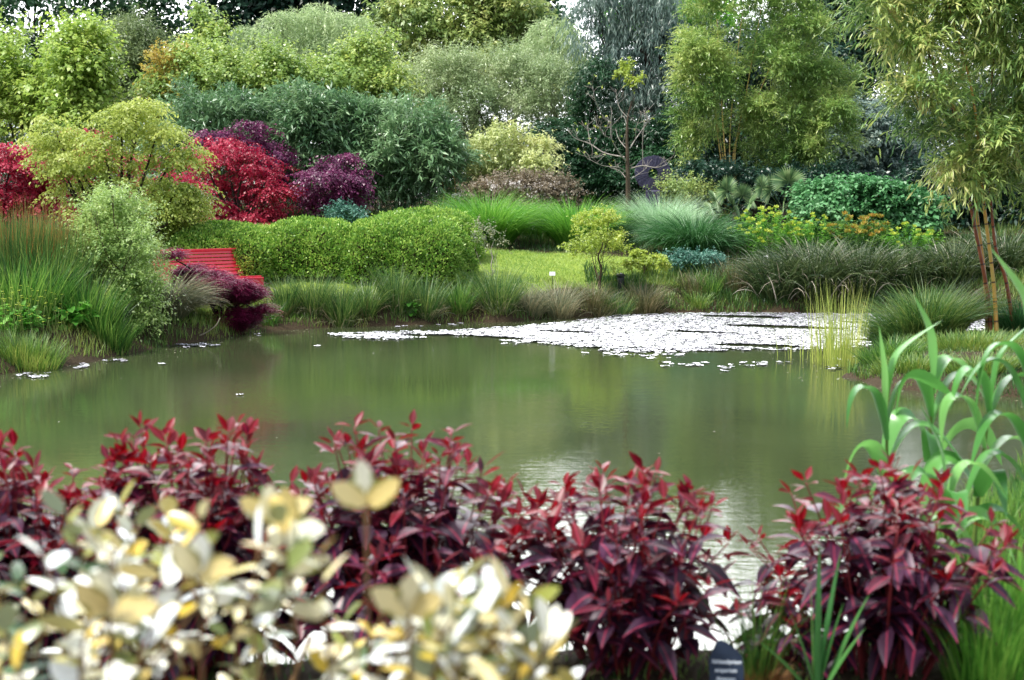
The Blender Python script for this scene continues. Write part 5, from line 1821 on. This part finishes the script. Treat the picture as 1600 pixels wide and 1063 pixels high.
for q in range(12):
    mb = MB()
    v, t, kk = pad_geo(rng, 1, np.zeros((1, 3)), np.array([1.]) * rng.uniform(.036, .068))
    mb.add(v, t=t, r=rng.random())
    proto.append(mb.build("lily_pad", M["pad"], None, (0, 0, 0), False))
G6 = "lily pads floating on the pond"
LAB6 = "small pale lily pad among the many loose ones on the pond"
for q in range(len(ix)):
    if q < 12:
        o = proto[q]
    else:
        o = proto[q % 12].copy()
        COL.objects.link(o)
    o.location = (ix[q], iy[q], .004)
    o.rotation_euler = (0, 0, q * 2.399)
    tag(o, LAB6, "lily pad", G6)
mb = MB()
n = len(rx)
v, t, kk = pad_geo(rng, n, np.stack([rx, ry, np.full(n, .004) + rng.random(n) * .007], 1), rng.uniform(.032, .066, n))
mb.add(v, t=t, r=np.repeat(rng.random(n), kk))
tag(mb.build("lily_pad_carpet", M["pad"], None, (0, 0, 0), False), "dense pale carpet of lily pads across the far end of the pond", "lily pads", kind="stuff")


# floating leaf litter and scum
rng = np.random.default_rng(235)
fx, fy = rng.uniform(-8, 8, 60000), rng.uniform(6, 28, 60000)
fs = shore_dist(fx, fy)
ok = (fs < -.03) & (rng.random(60000) < np.where(fy > 13, np.exp(fs / .28) * .5, np.exp(fs / .2) * .12) + .0006)
n = ok.sum()
mb = MB()
a = rng.random(n) * 6.283
leaves(mb, np.stack([fx[ok], fy[ok], np.full(n, .004)], 1), np.stack([np.cos(a), np.sin(a), 0 * a], 1), np.repeat(Z3[None], n, 0) + rng.normal(0, .05, (n, 3)), rng.uniform(.012, .05, n), rng.uniform(.008, .03, n), None, .1, 0, r=rng.random(n))
tag(mb.build("floating_litter", M["litter"]), "pale leaf litter and scum floating along the pond's edges", "litter", kind="stuff")


# foreground: purple knotweed -----------------------------------------------------------------
def knotweed(label, Y, px, w_px, top, n, seed, lean=0.):
    rng = np.random.default_rng(seed)
    b = ground_pt(px, Y)
    root = thing("purple_knotweed", label, "plant", b, "purple-leaved knotweed clumps along the near bank")
    W_ = w_px / 2 / ppm(Y)
    H_ = at(px, top, Y)[2] - b[2]
    st, lf = MB(), MB()
    for q in range(n):
        a, rr = rng.random() * 6.283, rng.random() ** .55
        p = b + np.array([math.cos(a) * rr * W_ * .45, math.sin(a) * rr * .22, 0])
        p[2] = gz(p[0], p[1]) - .03
        hh = H_ * (1 - .38 * rr ** 2) * rng.uniform(.74, 1.0)
        if q % 4 == 0:
            hh *= rng.uniform(.5, .8)
        e = p + np.array([math.cos(a) * rr * W_ * .72 + lean * hh, math.sin(a) * rr * .3, hh])
        mid = (p + e) / 2 + np.array([-math.cos(a) * rr * W_ * .06, 0, .05]) + rng.normal(0, .02, 3)
        ln = bez([p, mid, e], 8)
        tube(st, ln, np.linspace(.006, .0028, len(ln)), 5)
        m = int(4 + hh * 8)
        tt = np.concatenate([np.linspace(.32, .93, m) + rng.normal(0, .02, m), [.96, .985, 1., 1.]])
        m = len(tt)
        tt = np.clip(tt, 0, 1)
        idx = tt * (len(ln) - 1)
        i0 = np.minimum(idx.astype(int), len(ln) - 2)
        P = ln[i0] + (ln[i0 + 1] - ln[i0]) * (idx - i0)[:, None]
        ph = rng.random() * 6.283 + np.arange(m) * 2.4
        age = np.clip((1 - tt) * 3. + rng.normal(.05, .13, m), 0, 1)
        elev = np.where(tt > .95, rng.uniform(.0, 1.2, m), .35 - age * .45 + rng.normal(0, .32, m))
        D = np.stack([np.cos(ph) * np.cos(elev), np.sin(ph) * np.cos(elev), np.sin(elev)], 1)
        L = np.where(tt > .95, rng.uniform(.055, .10, m), .11 + age * .06) * rng.uniform(.75, 1.15, m)
        N = Z3 + rng.normal(0, .25, (m, 3)) - D * 0.2
        # short stalk, then the blade
        leaves(lf, P + D * .012, D, N, L, L * rng.uniform(.36, .48, m), LANCE, rng.uniform(.15, .5), np.where(tt > .95, .1, .16 + age * .2), r=rng.random(m), age=age)
    st.build("stems", M["red_stem"], root, b)
    lf.build("foliage", M["persicaria"], root, b)


knotweed("purple knotweed at the left edge behind the variegated bush", 5.35, 30, 240, 650, 66, 240)
knotweed("purple knotweed with the tallest pale shoot, left behind the variegated bush", 5.35, 285, 330, 622, 120, 241)
knotweed("tall purple knotweed left of centre, next to the variegated bush's tip", 5.32, 632, 430, 636, 104, 242)
knotweed("dense dark purple knotweed in the centre, left of the slate label", 5.35, 985, 330, 706, 66, 243)
knotweed("purple knotweed at right, with sword leaves in front of it", 5.35, 1385, 360, 694, 62, 244)
knotweed("small purple knotweed shoots between the two right-hand clumps", 5.35, 1185, 150, 830, 7, 245)


# foreground: variegated bush -----------------------------------------------------------------
def variegated_bush():
    rng = np.random.default_rng(250)
    Y = 2.55
    b = np.array([-.75, 2.7, gz(-.75, 2.7)])
    root = thing("variegated_bush", "cream and gold variegated bush in the near left corner, out of focus", "shrub", b)
    # outline of the crown's top: (px, py) as seen, at its distance
    top = [(-160, 760), (0, 745), (80, 760), (170, 745), (260, 755), (340, 770), (420, 770), (460, 770), (510, 815), (560, 850), (610, 880), (660, 885), (740, 885), (800, 912), (880, 965), (905, 1010)]
    st, lf = MB(), MB()
    tx = np.array([p[0] for p in top], float)
    ty = np.array([p[1] for p in top], float)
    shoots = 130
    for q in range(shoots + 34):
        px = rng.uniform(-260, 890) if q < shoots else rng.uniform(640, 885)
        Yq = rng.uniform(2.05, 3.15)
        yt = np.interp(px, tx, ty)
        py = yt + 38 + abs(rng.normal(0, 1)) * 140 if rng.random() < .72 else rng.uniform(yt + 60, 1500)
        e = at(px, py, Yq)
        if q >= shoots:
            Yq = rng.uniform(2.2, 2.7)
            py = yt + 20 + abs(rng.normal(0, 1)) * 50
            e = at(px, py, Yq)
        if e[2] < b[2] + .15:
            continue
        d = nrm(np.array([(e[0] - b[0]) * .45, (e[1] - b[1]) * .4, .8]) + rng.normal(0, .25, 3))
        s = e - d * rng.uniform(.18, .32)
        ln = bez([s, (s + e) / 2 + rng.normal(0, .012, 3), e], 5)
        tube(st, ln, np.linspace(.004, .002, len(ln)), 5)
        m = rng.integers(7, 12)
        tt = np.linspace(.1, 1., m)
        idx = tt * (len(ln) - 1)
        i0 = np.minimum(idx.astype(int), len(ln) - 2)
        P = ln[i0] + (ln[i0 + 1] - ln[i0]) * (idx - i0)[:, None]
        ph = rng.random() * 6.283 + np.arange(m) * 2.4
        el = .25 + .7 * tt ** 3 + rng.normal(0, .25, m)
        D = np.stack([np.cos(ph) * np.cos(el), np.sin(ph) * np.cos(el), np.sin(el)], 1)
        L = rng.uniform(.042, .084, m)
        base = (abs(rng.normal(0, .13)) if rng.random() < .45 else rng.uniform(.42, .95)) + np.clip((py - yt - 120) / 900, 0, .3)
        leaves(lf, P, D, Z3 + rng.normal(0, .45, (m, 3)), L, L * rng.uniform(.42, .55, m), OVAL, rng.uniform(.1, .35), .12, r=np.clip(base + rng.normal(0, .16, m), 0, 1))
    for q in range(16):                          # old wood down to the soil
        e = np.array([b[0] + rng.uniform(-.9, .65), b[1] + rng.uniform(-.4, .4), rng.uniform(.9, 1.15)])
        ln = bez([b + rng.normal(0, .06, 3) * [1, 1, 0] - [0, 0, .05], (b + e) / 2 + rng.normal(0, .05, 3), e], 6)
        tube(st, ln, np.linspace(.018, .005, len(ln)), 6)
    # a few long shoots standing above the rest
    for px, py, Yq in [(572, 790, 2.3), (455, 830, 2.4), (425, 810, 2.5), (640, 960, 2.1), (170, 960, 2.0), (310, 900, 2.1)]:
        e = at(px, py, Yq)
        a = np.array([[.05, -.35, 1.], [-.5, -.5, .6], [.7, -.4, .5]])
        leaves(lf, np.repeat(e[None], 3, 0), a + rng.normal(0, .15, (3, 3)), np.array([[0, -1, .3]] * 3), .085, .042, OVAL, .15, .05, r=rng.uniform(.2, .55, 3))
        tube(st, bez([e - [0, -.03, .3], e - [0, -.01, .15], e], 4), .003, 5)
    st.build("stems", M["stem"], root, b)
    lf.build("foliage", M["elaeagnus"], root, b)


variegated_bush()


# giant reeds on the near right bank ----------------------------------------------------------
def giant_reed(label, Y, px, h, leaves_, seed, lean=0.):
    """leaves_: (height fraction, heading degrees (0 = right, 180 = left, 270 = towards the lens), length, start angle, end angle)"""
    rng = np.random.default_rng(seed)
    b = ground_pt(px, Y)
    root = thing("giant_reed", label, "reed", b, "giant reeds on the near right bank")
    st = MB()
    ln = bez([b - [0, 0, .05], b + [lean * h * .4, 0, h * .5], b + [lean * h, 0, h]], 8)
    tube(st, ln, np.linspace(.014, .006, len(ln)), 8)
    st.build("cane", M["green_stem"], root, b)
    lf = MB()
    for (fh, hd, L, a0, a1) in leaves_:
        a1 = a1 * 1.05 if a1 > 100 else a1
        p = ln[int(fh * (len(ln) - 1))]
        a = math.radians(hd)
        H = np.array([[math.cos(a), math.sin(a), 0.]])
        blades(lf, p[None], H, L, math.radians(a0), math.radians(a1), rng.uniform(.095, .13), 24, -rng.uniform(.38, .6), twist=rng.normal(0, .3), fold=.3, peak=.3, rng=rng)
    lf.build("foliage", M["giant_reed"], root, b)


giant_reed("leftmost giant reed with an upright spear leaf, in front of the yellow water reeds", 6.6, 1400, .98,
           [(.35, 185, .55, 25, 150), (.5, 10, .6, 25, 150), (.62, 200, .62, 12, 165), (.72, -10, .6, 20, 140), (.82, 190, .55, 8, 170), (.9, 20, .6, 10, 120), (.97, 170, .42, 2, 10), (1., 5, .5, 5, 60), (.55, 270, .5, 30, 150)], 260, -.03)
giant_reed("giant reed just right of the leftmost one, with broad bent leaves", 6.9, 1455, .92,
           [(.35, 190, .55, 30, 150), (.5, 0, .62, 25, 150), (.64, 195, .6, 15, 165), (.76, -5, .55, 12, 150), (.86, 185, .5, 8, 170), (.94, 15, .5, 6, 140), (1., 180, .45, 2, 30), (.6, 260, .5, 25, 150)], 261, .03)
giant_reed("giant reed with a long leaf drooping left, between the bent-leaved one and the right edge", 6.5, 1530, .9,
           [(.3, 190, .5, 30, 140), (.5, 175, .65, 20, 170), (.65, 5, .6, 25, 150), (.78, 190, .6, 12, 175), (.88, 10, .65, 15, 130), (.95, 185, .5, 5, 165), (1., 0, .45, 4, 50), (.5, 275, .5, 30, 150)], 262, .08)
giant_reed("tall giant reed at the right edge whose top leaf bends far left", 6.3, 1625, 1.2,
           [(.3, 185, .6, 30, 130), (.45, 180, .62, 25, 160), (.6, 190, .6, 20, 160), (.72, 175, .62, 15, 150), (.85, 182, .72, 12, 172), (.95, 178, .55, 3, 40), (.9, 0, .5, 10, 120), (.55, 10, .5, 20, 140)], 263, -.02)
giant_reed("short giant reed low beside the purple knotweed", 6.2, 1490, .5,
           [(.4, 185, .5, 30, 150), (.55, 0, .55, 25, 150), (.75, 195, .5, 15, 150), (.9, 5, .5, 10, 140), (1., 170, .42, 3, 30), (.7, 270, .45, 20, 140)], 264, 0)


# sword leaves, label, bluestem tuft, stones --------------------------------------------------
rng = np.random.default_rng(270)
b = ground_pt(1292, 4.95)
sw = MB()
for a0, L, th, h in [(75, .52, .06, 1), (15, .50, .16, 1), (160, .40, .05, 1), (100, .42, .02, 1), (10, .40, .42, 1), (-10, .30, .5, 1), (180, .32, .3, 1), (200, .34, .75, 1), (20, .34, .3, 1)]:
    a = math.radians(a0)
    blades(sw, (b + rng.normal(0, .012, 3) * [1, 1, 0] - [0, 0, .02])[None], np.array([[math.cos(a), math.sin(a), 0]]), L * 1.15, th * .8, th * 1.3, .027, 8, 1.2, twist=rng.uniform(-.5, .5), fold=.25, peak=.35, rng=rng)
tag(sw.build("sword_leaf_plant", M["iris"], None, b), "blue-green sword-leaved plant in front of the right knotweed clump", "plant")

b = ground_pt(1190, 5.15)
root = thing("bluestem_tuft", "green grass tuft with a brown dead base right beside the slate label", "grass clump", b)
tuft_mesh(rng, b, .05, .44, 130, .005, (.05, .3), (.1, .7), 6).build("blades", M["meadow"], root, b)
tuft_mesh(rng, b, .075, .17, 420, .004, (.1, .5), (.2, 1.2), 4).build("dead_base", M["thatch"], root, b)
for px, Y, h, lab in [(1240, 5.3, .42, "thin green grass shoots between the slate label's tuft and the sword leaves"), (1560, 5.1, .42, "soft green grass tuft with brown base at the right edge, beside the knotweed"), (1600, 5.5, .5, "tall soft grass at the very right edge, below the giant reeds")]:
    b = ground_pt(px, Y)
    mb = tuft_mesh(rng, b, .07 if px < 1500 else .13, h, 40 if px < 1500 else 420, .006, (.05, .3), (.1, .6), 6)
    tag(mb.build("grass_tuft", M["meadow" if px < 1500 else "fountain_grass"], None, b), lab, "grass clump")


def slate_label():
    Y = 4.93
    c = at(1137, 1008, Y)
    top = c[2]
    g = gz(c[0], Y)
    w, hgt, th = .122, top - g - .02, .012
    root = thing("slate_plant_label", "dark slate plant label with white handwriting, standing in the soil", "label", (c[0], Y, g))
    O = (c[0], Y, g)
    prof = [(-w / 2, 0), (-w / 2 * 1.02, hgt * .62), (-w * .40, hgt * .80), (-w * .27, hgt * .97), (-w * .14, hgt), (w * .05, hgt * .95), (w * .30, hgt * .82), (w * .47, hgt * .70), (w / 2, hgt * .45), (w / 2 * .96, 0)]
    tl = math.radians(-14)
    pts = []
    for yy in (-th / 2, th / 2):
        for px_, pz in prof:
            pts.append([c[0] + px_, Y + yy * math.cos(tl) - pz * math.sin(tl), g + .03 + pz * math.cos(tl) + yy * math.sin(tl)])
    k = len(prof)
    me = bpy.data.meshes.new("plate")
    me.from_pydata([tuple(np.array(p) - O) for p in pts], [], [list(range(k)), list(range(2 * k - 1, k - 1, -1))] + [[(j + 1) % k, j, k + j, k + (j + 1) % k] for j in range(k)])
    me.materials.append(M["slate"])
    pl = bpy.data.objects.new("plate", me)
    COL.objects.link(pl)
    pl.parent = root
    s = MB()
    tube(s, [(c[0], Y + .02, g - .1), (c[0], Y + .02, g), (c[0], Y + .03, g + .06)], .007, 6)
    s.build("stake", M["black_metal"], root, O)
    for txt, pz, size, dx in (("Schizachyrium", .56, .0185, 0.), ("scoparium", .40, .0185, -.004), ("bluestem", .24, .0185, -.004)):
        cu = bpy.data.curves.new("lettering", 'FONT')
        cu.body = txt
        cu.size = size
        cu.align_x = 'CENTER'
        cu.extrude = .0006
        cu.offset = .0004
        cu.shear = .2
        tmp = bpy.data.objects.new("lettering_curve", cu)
        COL.objects.link(tmp)
        dg = bpy.context.evaluated_depsgraph_get()
        mesh = bpy.data.meshes.new_from_object(tmp.evaluated_get(dg))
        bpy.data.objects.remove(tmp)
        mesh.materials.clear()
        mesh.materials.append(M["chalk"])
        lo = bpy.data.objects.new("lettering", mesh)
        COL.objects.link(lo)
        lo.parent = root
        zz_ = hgt * pz
        lo.location = (dx, -(th / 2 + .0012) * math.cos(tl) - zz_ * math.sin(tl), .03 + zz_ * math.cos(tl) - (th / 2 + .0012) * math.sin(tl))
        lo.rotation_euler = (math.pi / 2 - tl * -1, math.radians(2), 0)


slate_label()


def stone(label, px, Y, size, mat, seed):
    rng = np.random.default_rng(seed)
    b = ground_pt(px, Y)
    mb = MB()
    U, Vv = np.meshgrid(np.linspace(0, 2 * math.pi, 15)[:-1], np.linspace(-1.5, 1.5, 9))
    d = np.stack([np.cos(U) * np.cos(Vv), np.sin(U) * np.cos(Vv), np.sin(Vv)], -1)
    bump = 1 + .14 * np.sin(d[..., 0] * 4 + seed) * np.sin(d[..., 1] * 3 + seed) + .08 * np.sin(d[..., 2] * 6 + seed)
    v = d * bump[..., None] * np.array([1, .8, .62]) * size + b + [0, 0, size * .35]
    idx = lambda i, j: i * 14 + j % 14
    mb.add(v, [[idx(i, j), idx(i, j + 1), idx(i + 1, j + 1), idx(i + 1, j)] for i in range(8) for j in range(14)])
    return tag(mb.build("stone", M[mat], None, b), label, "stone", "stones on the dark soil")


stone("rounded tan stone on the soil below the central knotweed", 968, 5.0, .033, "pebble", 280)
stone("small brown stone just right of the rounded tan stone", 1008, 4.98, .02, "pebble", 281)
stone("white pebble on the soil below the right knotweed", 1436, 5.0, .024, "pale_pebble", 282)
stone("small tan stone left of the white pebble", 1405, 5.02, .017, "pebble", 283)
stone("tan stone at the foot of the right knotweed, right of the white pebble", 1500, 4.95, .022, "pebble", 284)
